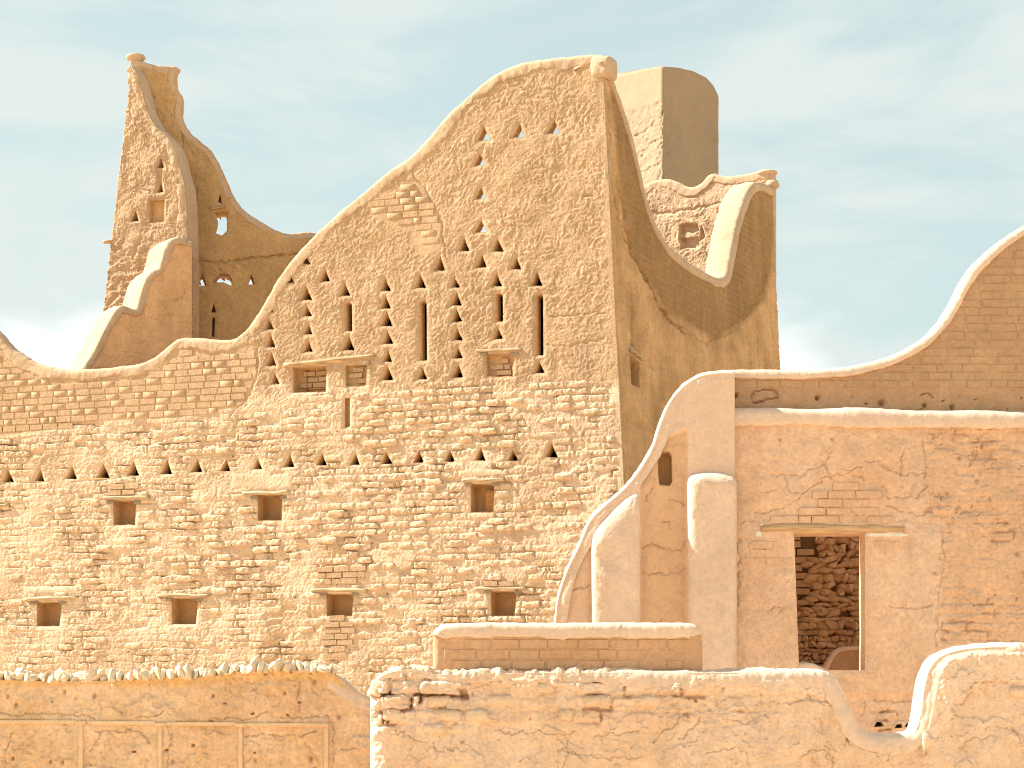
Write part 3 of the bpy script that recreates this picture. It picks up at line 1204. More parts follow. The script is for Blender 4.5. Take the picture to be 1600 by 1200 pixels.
for i, (x, y) in enumerate(ROW):
    liner('vent_reveal', FRONT, tri(x, y), 0.018, 0.245, M_REVEAL, palace, False, 1.0, i, nseg=5, flare=0.14)
for i, (x, y) in enumerate(TRI):
    room_ = y > 430 and x > 475
    liner('vent_reveal', FRONT, tri(x, y, 9.6), 0.018, 0.245 if room_ else (1.6 if y > 430 else 0.45), M_REVEAL, palace, not room_, 1.0, i + 30, nseg=5 if room_ else 8, flare=0.14)
for i, (x, y) in enumerate(TRI_SKY):
    liner('vent_reveal', FRONT, tri(x, y, 10.5), 0.018, 0.235, M_REVEAL, palace, False, 1.0, i + 80)
for i, p in enumerate(slit_polys):
    liner('slit_reveal', FRONT, p, 0.018, 0.245 if i < 4 else 0.14, M_REVEAL, palace, i == 4, 1.0, i + 100, nseg=5, flare=0.2 if i < 4 else 0.0)
INFILL = []
for i, (k, (poly, lg)) in enumerate(WINS.items()):
    dep = {'U2': 0.14, 'U3': 0.16, 'U1': 0.30, 'W2': 0.45, 'L4': 0.45}.get(k, 0.42)
    wnd = liner('window', FRONT, poly, 0.015, dep, M_REVEAL, palace, True, 0.98, i + 120, rough=0.02)
    if lg:
        x0, x1, y0, y1, r = lg
        log_beam('lintel', FRONT, x0, x1, y0, y1, r * 0.82, M_WOODG if k not in ('U1',) else M_WOOD, wnd, 0.012 if k != 'U1' else -0.012, i)
        if k != 'U1':
            xa, xb = poly[0][0], poly[1][0]
            yb = (y0 + y1) / 2 + r
            block('bearing_block', FRONT, xa - 11, yb - 0.5, xa + 2, yb + 5, -0.06, 0.012, M_GREY, wnd, i)
            block('bearing_block', FRONT, xb - 3, yb - 0.5, xb + 9, yb + 5, -0.06, 0.012, M_GREY, wnd, i + 50)
    if k == 'U1':
        block('bearing_block', FRONT, 441, 567, 460, 571, -0.05, 0.03, M_GREY, wnd, 5)
        block('bearing_block', FRONT, 568, 564, 578, 571, -0.05, 0.03, M_GREY, wnd, 6)
        block('sill_board', FRONT, 468, 601, 510, 606, -0.30, -0.26, M_WOODO, wnd, 9)
    if k in ('U2', 'U3', 'U1'):
        xs_ = [p[0] for p in poly]
        ys_ = [p[1] for p in poly]
        inf = layout(FRONT, [(min(xs_) + 2, min(ys_) + 3), (max(xs_) + 8, min(ys_) + 3), (max(xs_) + 8, max(ys_) - (13 if k == 'U1' else 1)), (min(xs_) + 2, max(ys_) - (13 if k == 'U1' else 1))], CH * 0.85, 0.26, 700 + i, gap=0.014)
        INFILL.append((inf, wnd, -dep + 0.05))
    if k == 'W3':
        block('shutter', FRONT, 751, 763, 765, 800, -0.32, -0.28, M_WOODO, wnd, 11, 0.05)

# new square-edged bricks of the repaired parapet, then the weathered ones of the old wall
BR_SHARP = brick_set('brick', M_PAL, 6, 0.05, 9, 200, (2, 1, 1))
BR_OLD = brick_set('brick', M_PALB, 20, 0.20, 5.0, 300, (9, 4, 2))
capline = [(p[0], p[1]) for p in P_TOP]
sA = layout(FRONT, ZONE_A, CH, 0.31, 21, gap=0.014, jitter=0.1, skip_curve=capline, skip_d=23)
sB = layout(FRONT, ZONE_B, CH, 0.31, 22, gap=0.014, jitter=0.1, skip_curve=capline, skip_d=26)
nb_ = place_bricks(FRONT, sA + sB, BR_SHARP, palace, 0.003, 0.05, 23, limit=110, rot=0.006, mat=M_PAL, stuffname='parapet_bricks', hvar=0.8)

hole_c = [(sum(p[0] for p in h) / len(h), sum(p[1] for p in h) / len(h), max(abs(p[0] - q[0]) for p in h for q in h) / 2, max(abs(p[1] - q[1]) for p in h for q in h) / 2) for h in p_holes]
DENS = [((660, 640), 130, 0.75), ((880, 610), 80, 0.8), ((520, 640), 120, 0.55), ((330, 880), 90, 0.5), ((600, 800), 120, 0.65), ((560, 880), 120, 0.55),
        ((760, 860), 110, 0.45), ((850, 800), 90, 0.3), ((100, 760), 120, 0.2), ((430, 840), 90, 0.5), ((200, 880), 120, 0.25)]


def keep_old(x, y, rr):
    for cx, cy, hw, hh in hole_c:
        if abs(x - cx) < hw + 17 and abs(y - cy) < hh + 9:
            return False
    p = 0.10
    for (cx, cy), rad, d in DENS:
        q = math.exp(-((x - cx) ** 2 + ((y - cy) * 1.3) ** 2) / rad ** 2)
        p = max(p, d * q)
    return rr.random() < p


sO = layout(FRONT, [(-340, 700), (380, 660), (410, 620), (560, 612), (930, 592), (960, 640), (968, 745), (930, 800), (880, 900), (866, 960), (600, 1040), (-340, 1040)],
            CH, 0.31, 24, gap=0.004, jitter=0.2, keep=keep_old)
place_bricks(FRONT, sO, BR_OLD, palace, 0.016, 0.16, 25, limit=190, rot=0.03, mat=M_PALB, stuffname='weathered_bricks', hvar=1.0)
for inf, wnd, hh_ in INFILL:
    place_bricks(FRONT, inf, BR_SHARP, wnd, hh_, 0.06, 31, limit=40, rot=0.01, mat=M_PAL, hvar=0.1)
# brick patches over and under the lower windows
sP = []
for i, poly in enumerate(([(490, 886), (575, 886), (575, 917), (490, 917)], [(512, 964), (552, 964), (565, 985), (560, 1030), (505, 1030), (495, 985)],
                          [(735, 903), (825, 903), (825, 915), (735, 915)], [(166, 758), (222, 758), (222, 772), (160, 772)])):
    sP += layout(FRONT, poly, CH * 0.9, 0.30, 26 + i, gap=0.012, jitter=0.1)
place_bricks(FRONT, sP, BR_SHARP, palace, 0.03, 0.08, 29, limit=60, rot=0.01, mat=M_PAL)

# ---- side wall
S_TOP = [(942, 88), (953, 112), (962, 135), (975, 170), (988, 215), (1000, 262), (1011, 310), (1025, 350), (1045, 382), (1070, 404),
         (1095, 420), (1113, 430), (1128, 433), (1136, 424), (1142, 392), (1150, 352), (1160, 316), (1170, 294), (1180, 284), (1195, 286), (1207, 291)]


def side_h(px, py, u, w):
    new = polymask(px, py, [(955, 100), (1240, 100), (1205, 420), (1195, 470), (1165, 500), (1120, 528), (1090, 515), (1040, 480), (1010, 435), (985, 395), (970, 300), (955, 150)], 5)
    h = 0.014 * fbm(u * 3, w * 3, 4, 110) + 0.004 * fbm(u * 14, w * 14, 2, 112) + pits(u, w, 2.4, 14, 0.05, 0.02)
    h = h + eroded_courses(u, w, CH, 0.31, 9, 0.012) * 0.4
    ww = w / CH
    fw = ww - np.floor(ww)
    hb = -0.012 * (1 - sst(0, 0.14, np.minimum(fw, 1 - fw))) + 0.003 * fbm(u * 10, w * 10, 2, 115)
    h = h * (1 - new) + new * hb
    cl = [(944, 130), (946, 180), (950, 215), (949, 255), (956, 300), (966, 330), (978, 375), (990, 400), (1003, 425), (1020, 455), (1030, 480), (1050, 500), (1070, 520)]
    h -= crack(px, py, cl, 0.10, 2.2, 30, 4)
    h -= crack(px, py, [(950, 215), (960, 270), (975, 330), (985, 385)], 0.05, 1.8, 31, 4)
    h -= crack(px, py, [(985, 440), (988, 480), (989, 540)], 0.08, 2.0, 32, 1.5)
    h -= crack(px, py, [(1070, 520), (1105, 535), (1150, 515), (1185, 465), (1200, 420)], 0.03, 2.0, 33, 5)
    h += 0.03 * np.exp(-(seg_dist(px, py, [(1150, 510), (1185, 465), (1198, 420)]) / 14) ** 2) * fbm(u * 9, w * 9, 3, 40)
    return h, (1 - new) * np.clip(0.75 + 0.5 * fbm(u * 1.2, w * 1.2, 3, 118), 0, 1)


side_slit = [(986, 556), (1000, 566), (1001, 606), (988, 600)]
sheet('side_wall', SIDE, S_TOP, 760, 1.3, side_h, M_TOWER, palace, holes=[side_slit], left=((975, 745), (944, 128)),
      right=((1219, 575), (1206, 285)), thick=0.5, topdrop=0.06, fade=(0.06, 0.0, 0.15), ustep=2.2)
coping('coping', SIDE, S_TOP, M_CAP, palace, thick=0.5, drop=0.20, proud=0.03, r=0.09, seed=8, rough=0.01, ragged=0.15, step=1.2)
sw = liner('window', SIDE, side_slit, 0.018, 0.45, M_REVEAL, palace, True, 0.97, 5)
log_beam('lintel', SIDE, 983, 1005, 546, 562, 3.0, M_WOODG, sw, 0.02, 4)
# corner stone at the peak, bulging over the corner
u0, w0 = FRONT.unproj(940, 104)
me = make_brick_mesh('corner_stone', 5, 0.10, 5.0, (6, 6, 5))
me.materials.append(M_CAP)
place_obj('corner_stone', me, palace, Vector(FRONT.pt(u0, w0, -0.15)), Matrix.Rotation(-yaw - 0.2, 3, 'Z') @ Matrix.Rotation(0.12, 3, 'Y'), (0.40, 0.44, 0.40))
# roofs that close the rooms behind the vents
def slab(name, corners, z0, z1, parent, mat):
    V = [(x, y, z0) for x, y in corners] + [(x, y, z1) for x, y in corners]
    n = len(corners)
    fs = [list(range(n))[::-1], list(range(n, 2 * n))] + [[i, (i + 1) % n, n + (i + 1) % n, n + i] for i in range(n)]
    me = bpy.data.meshes.new(name)
    me.from_pydata(V, [], fs)
    me.update()
    return link(name, me, mat, parent)


# ---- rear parapet of the same tower, seen through the dip
eu, ew = SIDE.unproj(1206, 290)
E = SIDE.pt(eu, ew)
yaw_r = math.radians(27)
REAR = Plane((E[0], E[1], 0), (math.cos(yaw_r), -math.sin(yaw_r), 0))
R_TOP = [(960, 300), (985, 300), (1003, 291), (1018, 282), (1040, 279), (1056, 283), (1070, 290), (1082, 292), (1094, 286), (1104, 275), (1114, 270),
         (1128, 274), (1145, 274), (1165, 271), (1185, 266), (1203, 266)]


def rear_h(px, py, u, w):
    h = rough_plaster(u, w, 6, 1.0) + 0.015 * fbm(u * 2, w * 2, 3, 120)
    h -= 0.14 * polymask(px + 3 * pn(u * 5, w * 5, 3), py + 3 * pn(u * 5, w * 5, 4), [(1062, 352), (1090, 350), (1092, 386), (1066, 388)], 2.5)
    h += 0.08 * polymask(px, py + 2 * pn(u * 8, w * 8, 4), [(1060, 363), (1090, 361), (1090, 370), (1060, 372)], 2)
    h -= 0.12 * polymask(px, py, [(1090, 378), (1101, 370), (1096, 354)], 2)
    h -= crack(px, py, [(1020, 333), (1060, 330), (1100, 322), (1135, 316)], 0.03, 2.2, 35, 3)
    return h, np.full_like(px, 0.3)


sheet('rear_wall', REAR, R_TOP, 450, 1.3, rear_h, M_PAL, palace, thick=0.4, topdrop=0.05, fade=(0, 0, 0.12))
coping('coping', REAR, R_TOP, M_CAP, palace, thick=0.4, drop=0.20, proud=0.008, r=0.08, seed=12, rough=0.01)


def lathe(name, axis_loc, prof, mat, parent, seg=18, seed=0, rough=0.01, squash=(1, 1), rotz=0.0):
    V = []
    for i, (r, z) in enumerate(prof):
        for k in range(seg):
            a = 2 * math.pi * k / seg
            rr = r + rough * float(pn(np.array(math.cos(a) * 1.7 + i * 0.4), np.array(math.sin(a) * 1.7 + z * 3), seed))
            x, y = rr * math.cos(a) * squash[0], rr * math.sin(a) * squash[1]
            V.append((axis_loc[0] + x * math.cos(rotz) - y * math.sin(rotz), axis_loc[1] + x * math.sin(rotz) + y * math.cos(rotz), axis_loc[2] + z))
    n = len(prof)
    idx = np.arange(n * seg).reshape(n, seg)
    nx = np.roll(idx, -1, axis=1)
    Q = np.stack([idx[:-1], nx[:-1], nx[1:], idx[1:]], -1).reshape(-1, 4)
    V.append((axis_loc[0], axis_loc[1], axis_loc[2] + prof[0][1]))
    V.append((axis_loc[0], axis_loc[1], axis_loc[2] + prof[-1][1]))
    tris = [(idx[0, k], len(V) - 2, nx[0, k]) for k in range(seg)] + [(idx[-1, k], nx[-1, k], len(V) - 1) for k in range(seg)]
    return link(name, mesh_from(name, np.array(V), Q, tris), mat, parent)


fu, fw_ = REAR.unproj(1196, 284)
fp = REAR.pt(fu, fw_, -0.12)
lathe('finial', fp, [(0.15, 0.0), (0.12, 0.06), (0.10, 0.14), (0.15, 0.17), (0.215, 0.19), (0.22, 0.215), (0.18, 0.25), (0.06, 0.265)], M_CAP, palace, seed=2)
fu, fw_ = REAR.unproj(1208, 296)
fp = REAR.pt(fu, fw_, 0.05)
lathe('finial', fp, [(0.08, 0.0), (0.15, 0.03), (0.16, 0.09), (0.13, 0.13), (0.12, 0.17)], M_CAP, palace, seed=4, squash=(1, 0.8))

# the dark rooms behind the vents: five inner faces closed against the back of the front wall
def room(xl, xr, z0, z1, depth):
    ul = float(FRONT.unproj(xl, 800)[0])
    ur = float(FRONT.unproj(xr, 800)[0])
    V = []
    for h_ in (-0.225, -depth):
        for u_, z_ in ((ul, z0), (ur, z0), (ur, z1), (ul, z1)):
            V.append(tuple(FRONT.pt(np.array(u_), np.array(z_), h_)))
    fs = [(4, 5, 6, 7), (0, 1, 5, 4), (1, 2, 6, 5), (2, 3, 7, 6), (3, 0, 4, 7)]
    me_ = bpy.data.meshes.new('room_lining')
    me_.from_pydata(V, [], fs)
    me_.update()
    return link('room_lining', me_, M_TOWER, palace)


z_row = float(FRONT.unproj(430, 733)[1])
z_mid = z_row + 0.65
z_roof = float(FRONT.unproj(480, 402)[1])
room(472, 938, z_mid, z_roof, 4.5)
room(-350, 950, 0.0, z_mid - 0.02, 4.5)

# rounded mud quoin where the two faces meet
def quoin():
    k = 90
    zs_ = np.linspace(cB[2] - 1.2, cT[2] + 0.1, k)
    m = 14
    V = []
    for i, z_ in enumerate(zs_):
        c = cB + side_up * (z_ - cB[2])
        c = c - (FRONT.n + SIDE.n) * 0.055
        for j in range(m):
            a = 2 * math.pi * j / m
            r_ = 0.058 + 0.018 * float(pn(np.array(z_ * 2.2), np.array(math.cos(a)), 77)) + 0.012 * float(pn(np.array(z_ * 9), np.array(a), 78))
            V.append((c[0] + r_ * math.cos(a), c[1] + r_ * math.sin(a), z_))
    idx = np.arange(k * m).reshape(k, m)
    nx = np.roll(idx, -1, axis=1)
    Q = np.stack([idx[:-1], nx[:-1], nx[1:], idx[1:]], -1).reshape(-1, 4)
    return link('quoin', mesh_from('quoin', np.array(V), Q), M_PAL, palace)


quoin()

# ================================================================== SMOOTH TOWER BEHIND
t2 = thing('plastered_tower', 'smooth plastered box tower with rounded shoulder behind the tall gable', 'tower', (3.6, 48.8, 0))


def box_tower():
    Yc = 48.0
    C0 = np.array(((1035 - 800) / F * Yc, Yc))
    dl = np.array((-0.52, 0.854))
    dr = np.array((0.78, 0.626))
    Lr, Ll = 1.86, 3.0
    A = C0 + dl * Ll
    B = C0 + dr * Lr
    D = A + dr * Lr
    loop = [A, C0, B, D]
    pts = []
    rad = 0.10
    for i in range(4):
        p, q, r = loop[i - 1], loop[i], loop[(i + 1) % 4]
        a = (p - q) / np.linalg.norm(p - q)
        b = (r - q) / np.linalg.norm(r - q)
        rr_ = rad if i != 2 else 0.05
        for t in np.linspace(0, 1, 7):
            pts.append((1 - t) ** 2 * (q + a * rr_) + 2 * t * (1 - t) * q + t * t * (q + b * rr_))
    pts.append(pts[0])
    P = np.array(pts)
    s = np.concatenate([[0], np.cumsum(np.linalg.norm(np.diff(P, axis=0), axis=1))])
    n = int(s[-1] / 0.03)
    si = np.linspace(0, s[-1], n, endpoint=False)
    X = np.interp(si, s, P[:, 0])
    Yv = np.interp(si, s, P[:, 1])
    px = 800 + F * X / Yv
    # top row from photo: rounded shoulder on the right
    ex = [900, 963, 1000, 1035, 1060, 1085, 1105, 1116, 1121, 1124, 1200]
    ey = [127, 116, 107, 101, 103, 109, 119, 131, 142, 152, 152]
    ytop = np.interp(px, ex, ey)
    zt = CZ + (HY - ytop) / F * Yv
    cen = P.mean(0)
    front = seg_dist(X, Yv, [tuple(A), tuple(C0), tuple(B)]) < 0.12
    zt = np.where(front, zt, np.maximum(zt.min(), CZ + (HY - 150) / F * 49))
    zb = CZ + (HY - 320) / F * 48
    rows = [np.full(n, 0.0)]
    nrow = 150
    for k in range(nrow + 1):
        rows.append(zb + (zt - 0.08 - zb) * k / nrow)
    Z = np.array(rows)
    XX = np.broadcast_to(X, Z.shape).copy()
    YY = np.broadcast_to(Yv, Z.shape).copy()
    # outward normals
    tx = np.gradient(X)
    ty = np.gradient(Yv)
    l = np.hypot(tx, ty)
    nx, ny = ty / l, -tx / l
    flip = ((X - cen[0]) * nx + (Yv - cen[1]) * ny) < 0
    nx = np.where(flip, -nx, nx)
    ny = np.where(flip, -ny, ny)
    SS = np.broadcast_to(si, Z.shape)
    PX = 800 + F * XX / YY
    PY = HY - F * (Z - CZ) / YY
    nz = 8 * fbm(SS * 2, Z * 2, 3, 140)
    m = polymask(PX + nz, PY + nz * 0.8, [(930, 185), (985, 172), (1012, 168), (1032, 160), (1036, 175), (1040, 190), (1058, 205), (1060, 222), (1045, 235), (1048, 255), (1060, 262), (1044, 290), (930, 300)], 5.0)
    H = 0.005 * fbm(SS * 2, Z * 2, 3, 141) * (1 - m) + m * (-0.016 + 0.016 * fbm(SS * 4, Z * 4, 4, 142) + 0.012 * billow(SS * 9, Z * 9, 3, 143))
    for c, sd in (([(990, 215), (1010, 200), (1030, 185)], 1), ([(1000, 245), (1015, 225), (1030, 218)], 2), ([(1000, 270), (1020, 262), (1030, 255)], 3), ([(1032, 165), (1034, 200), (1028, 240), (1030, 285)], 4)):
        H -= crack(PX, PY, c, 0.03, 1.3, 150 + sd, 4)
    H -= 0.05 * np.exp(-(np.hypot(PX - 1116, PY - 217) / 2.2) ** 2)
    XX += nx * H
    YY += ny * H
    # rounded rim inwards
    ringsX, ringsY, ringsZ = [XX], [YY], [Z]
    for f, dz in ((0.985, 0.045), (0.955, 0.07), (0.90, 0.085), (0.6, 0.10), (0.25, 0.11)):
        ringsX.append((cen[0] + (X - cen[0]) * f)[None])
        ringsY.append((cen[1] + (Yv - cen[1]) * f)[None])
        ringsZ.append((zt - 0.08 + dz)[None])
    XX, YY, Z = np.vstack(ringsX), np.vstack(ringsY), np.vstack(ringsZ)
    nr = len(XX)
    V = np.stack([XX, YY, Z], -1).reshape(-1, 3)
    idx = np.arange(nr * n).reshape(nr, n)
    nxt = np.roll(idx, -1, axis=1)
    Q = np.stack([idx[:-1], nxt[:-1], nxt[1:], idx[1:]], -1).reshape(-1, 4)
    V = np.vstack([V, V[idx[-1]].mean(0)[None]])
    tris = [(idx[-1, k], nxt[-1, k], len(V) - 1) for k in range(n)]
    zone = np.zeros(len(V))
    return mesh_from('body', V, Q, tris, attr=zone)


link('body', box_tower(), mud('mud_plaster_tower', (0.30, 0.222, 0.148), (0.33, 0.245, 0.163), bump=0.3, fine=0.07), t2)

# ================================================================== LEFT CORNER TOWER
t3 = thing('corner_tower', 'ruined corner tower with stepped coping and pinnacle behind the left parapet', 'tower', (-7.2, 42.4, 0))
LTF = Plane(((292 - 800) / F * 42.0, 42.0, 0), (math.cos(yaw), -math.sin(yaw), 0))
F_TOP = [(205, 100), (212, 108), (217, 122), (223, 145), (231, 172), (243, 194), (258, 209), (270, 223), (277, 243), (283, 268), (288, 285), (291, 310), (292, 335), (293, 365), (294, 400)]


def ltf_h(px, py, u, w):
    h = rough_plaster(u, w, 15, 1.15) + 0.02 * fbm(u * 1.6, w * 1.6, 3, 160)
    lum = (190 + (py - 115) * 0.0)
    h -= crack(px, py, [(208, 405), (220, 375)], 0.03, 3, 50)
    h += 0.02 * fbm(u * 5, w * 9, 2, 165) * sst(370, 385, py)
    h -= 0.12 * polymask(px, py, [(246, 262), (251, 247), (255, 262)], 1.5)
    h -= 0.05 * polymask(px, py, [(245, 262), (254, 262), (253, 290), (256, 300), (245, 300)], 1.5)
    return h, np.zeros_like(px)


ltf_holes = [[(234, 313), (256, 312), (255, 346), (233, 348)], [(204, 345), (216, 345), (211, 329)], [(245, 262), (255, 262), (251, 246)], [(245, 300), (254, 300), (251, 284)]]
sheet('front_wall', LTF, F_TOP, 560, 1.3, ltf_h, M_PAL, t3, holes=ltf_holes, left=((163, 470), (205, 105)), thick=0.5, topdrop=0.03, fade=(0.0, 0.0, 0.12))
coping('coping', LTF, F_TOP, M_CAP, t3, thick=0.5, drop=0.17, proud=0.012, r=0.10, seed=21, rough=0.02, ragged=0.3, step=1.2)
nic = liner('niche', LTF, ltf_holes[0], 0.018, 0.16, M_REVEAL, t3, True, 0.97, 3)
for k in (1, 2, 3):
    liner('vent_reveal', LTF, ltf_holes[k], 0.018, 0.3, M_REVEAL, t3, True, 0.95, k)
# small stub of a water spout and broken plaster teeth on the outer edge
u_, w_ = LTF.unproj(168, 377)
place_obj('spout_stub', make_stone_mesh('spout_stub', 8, M_CAP, False, 2, 0.12), t3, Vector(LTF.pt(u_, w_, -0.05)), Matrix.Identity(3), (0.22, 0.2, 0.07))

uL, wL = LTF.unproj(196, 300)
pL = LTF.pt(uL, wL, -0.35)
psi = math.radians(10)
LTI = Plane((pL[0], pL[1], 0), (math.cos(psi), math.sin(psi), 0))
I_TOP = [(205, 92), (222, 95), (240, 100), (262, 103), (276, 104), (276, 112), (274, 122), (276, 136), (284, 148), (287, 158), (285, 178), (289, 194), (298, 207), (313, 220),
         (328, 232), (341, 252), (355, 282), (368, 310), (385, 331), (408, 346), (432, 359), (450, 364), (480, 362), (540, 366)]
I_FUN = [(205, 95), (240, 102), (272, 106), (279, 140), (284, 160), (287, 185), (298, 207), (313, 220), (328, 232), (341, 252), (355, 282), (368, 310), (385, 331), (408, 346), (432, 359), (450, 364), (480, 362), (540, 366)]


def lti_h(px, py, u, w):
    h = 0.008 * fbm(u * 2.5, w * 2.5, 4, 170)
    low_ = sst(385, 420, py + 10 * pn(u * 2, w * 2, 5))
    lin = np.exp(-(seg_dist(px, py, [(295, 400), (340, 420), (400, 402), (470, 398)]) / 9) ** 2)
    h += lin * 0.03 * fbm(u * 9, w * 9, 3, 172)
    h -= crack(px, py, [(365, 408), (400, 402), (470, 396)], 0.05, 1.8, 60, 2)
    h -= crack(px, py, [(300, 400), (330, 412), (360, 405)], 0.05, 2.0, 61, 4)
    h -= crack(px, py, [(283, 200), (290, 225), (302, 240)], 0.03, 1.4, 62, 4)
    h -= crack(px, py, [(304, 270), (306, 300), (304, 330)], 0.03, 1.4, 63, 3)
    h += sst(115, 150, py) * (1 - sst(190, 215, py)) * 0.02 * fbm(u * 7, w * 9, 3, 175)
    h -= 0.07 * np.exp(-(np.hypot((px - 345) / 1.8, py - 433) / 9) ** 2)
    return h, 0.3 * np.ones_like(px)


lti_holes = [[(337, 333), (356, 330), (355, 360), (347, 368), (336, 364), (341, 348)], [(340, 318), (347, 318), (344, 303)], [(310, 446), (323, 446), (316, 426)], [(332, 441), (344, 428), (358, 428), (364, 438), (361, 446), (350, 441)],
             [(387, 444), (399, 444), (393, 428)], [(330, 488), (338, 488), (334, 474)], [(332, 496), (336, 496), (335, 526), (331, 526)]]
sheet('inner_wall', LTI, I_FUN, 560, 1.7, lti_h, M_INNER, t3, holes=lti_holes, thick=0.45, topdrop=0.03, fade=(0, 0, 0.1))
coping('coping', LTI, I_TOP, M_CAP, t3, thick=0.45, drop=0.15, proud=0.008, r=0.06, seed=25, rough=0.012, ragged=0.2, step=1.2)
iw = liner('window', LTI, lti_holes[0], 0.018, 0.46, M_REVEAL, t3, False, 1.0, 2)
log_beam('lintel', LTI, 329, 352, 326, 324, 2.6, M_WOOD, iw, 0.02, 6)
log_beam('lintel', LTI, 340, 361, 329, 320, 2.4, M_WOOD, iw, -0.04, 7)
for k in range(1, 7):
    liner('vent_reveal', LTI, lti_holes[k], 0.018, 0.45 if k < 5 else 0.4, M_REVEAL, t3, k in (5, 6), 1.0, k + 10)
# pinnacles
u_, w_ = LTI.unproj(212, 106)
pp = LTI.pt(u_, w_, -0.1)
lathe('finial', pp, [(0.20, -0.3), (0.16, 0.0), (0.12, 0.10), (0.13, 0.17), (0.20, 0.20), (0.24, 0.235), (0.23, 0.275), (0.15, 0.305), (0.04, 0.315)], M_CAP, t3, seed=6, squash=(0.85, 0.85))
u_, w_ = LTI.unproj(271, 117)
pp = LTI.pt(u_, w_, -0.15)
lathe('finial', pp, [(0.10, -0.3), (0.10, -0.05), (0.13, 0.06), (0.18, 0.12), (0.19, 0.15), (0.15, 0.175), (0.04, 0.185)], M_CAP, t3, seed=9, squash=(0.8, 0.9))

psi2 = math.radians(38)
LTS = Plane(((300 - 800) / F * 41.75, 41.75, 0), (math.cos(psi2), math.sin(psi2), 0))
ST_TOP = [(112, 600), (132, 570), (150, 541), (166, 508), (178, 487), (188, 477), (200, 479), (212, 482), (219, 463), (226, 440), (236, 424), (248, 417), (254, 402), (259, 385), (268, 374), (281, 371), (300, 377)]


def lts_h(px, py, u, w):
    h = 0.006 * fbm(u * 3, w * 3, 4, 180) + 0.003 * fbm(u * 16, w * 16, 2, 181)
    h = h + eroded_courses(u, w, CH, 0.31, 19, 0.012) * 0.5
    h -= crack(px, py, [(270, 470), (285, 465), (292, 455)], 0.03, 1.6, 70, 4)
    return h, np.zeros_like(px)


sheet('stair_wall', LTS, ST_TOP, 600, 1.3, lts_h, M_STAIR, t3, thick=0.75, topdrop=0.04, fade=(0, 0.05, 0.12))
coping('coping', LTS, ST_TOP, M_CAP, t3, thick=0.75, drop=0.14, proud=0.03, r=0.09, seed=28, rough=0.015, ragged=0.3, step=1.2)

# ================================================================== HOUSE ON THE RIGHT
house = thing('house', 'pinkish plastered house with doorway, rounded buttresses and curved parapet on the right', 'house', (4.3, 28.0, 0))
YH = 28.0
H0 = Plane((0, YH, 0), (1, 0, 0))
L_TOP = [(866, 1000), (868, 972), (872, 932), (885, 890), (905, 848), (923, 808), (945, 785), (975, 759), (1000, 728), (1020, 694), (1032, 658), (1046, 625),
         (1064, 602), (1085, 586), (1105, 579), (1125, 577), (1148, 577)]


def left_h(px, py, u, w):
    h = 0.01 * fbm(u * 1.6, w * 1.6, 3, 200) + 0.002 * fbm(u * 12, w * 12, 3, 201)
    rec = polymask(px + 2 * pn(u * 4, w * 4, 7), py, [(1001, 740), (1028, 690), (1073, 672), (1073, 1100), (1001, 1100)], 3)
    h -= 0.05 * rec
    h += rec * (0.008 * fbm(u * 8, w * 8, 3, 203) + pits(u, w, 3.0, 24, 0.03, 0.014))
    outer = polymask(px, py, [(800, 800), (926, 800), (926, 1100), (800, 1100)], 2)
    h -= 0.04 * outer
    h += outer * 0.006 * fbm(u * 8, w * 8, 3, 204)
    sh = polymask(px + 8 * pn(u * 3, w * 3, 17), py + 8 * pn(u * 3, w * 3, 18), [(1040, 665), (1070, 660), (1076, 700), (1030, 706)], 6)
    h += sh * 0.012 * fbm(u * 10, w * 10, 3, 206)
    for c, sd in (([(1002, 858), (1018, 849), (1035, 855), (1068, 862), (1072, 840)], 1), ([(1005, 895), (1035, 897), (1060, 894), (1073, 886)], 2), ([(1048, 780), (1065, 785), (1072, 790)], 3),
                  ([(1020, 760), (1010, 775), (1012, 785)], 4), ([(873, 928), (890, 922), (920, 915)], 5), ([(1035, 815), (1048, 812), (1045, 822)], 6)):
        h -= crack(px, py, c, 0.022, 1.3, 80 + sd, 3)
    return h, 1.0 - np.clip(rec + 0.5 * outer, 0, 1)


slot = [(1029, 708), (1033, 705), (1046, 705), (1050, 712), (1051, 752), (1047, 758), (1031, 757), (1029, 740)]
sheet('end_wall', H0, L_TOP, 1120, 1.4, left_h, M_END, house, holes=[slot], thick=0.5, topdrop=0.05, fade=(0, 0.03, 0.08), hole_in=-0.06)
coping('coping', H0, L_TOP[1:], M_PCAP, house, thick=0.5, drop=0.16, proud=0.004, r=0.12, seed=31, rough=0.010, ragged=0.1)
liner('slot_window', H0, slot, 0.055, 0.34, M_REVEAL, house, True, 0.98, 7)


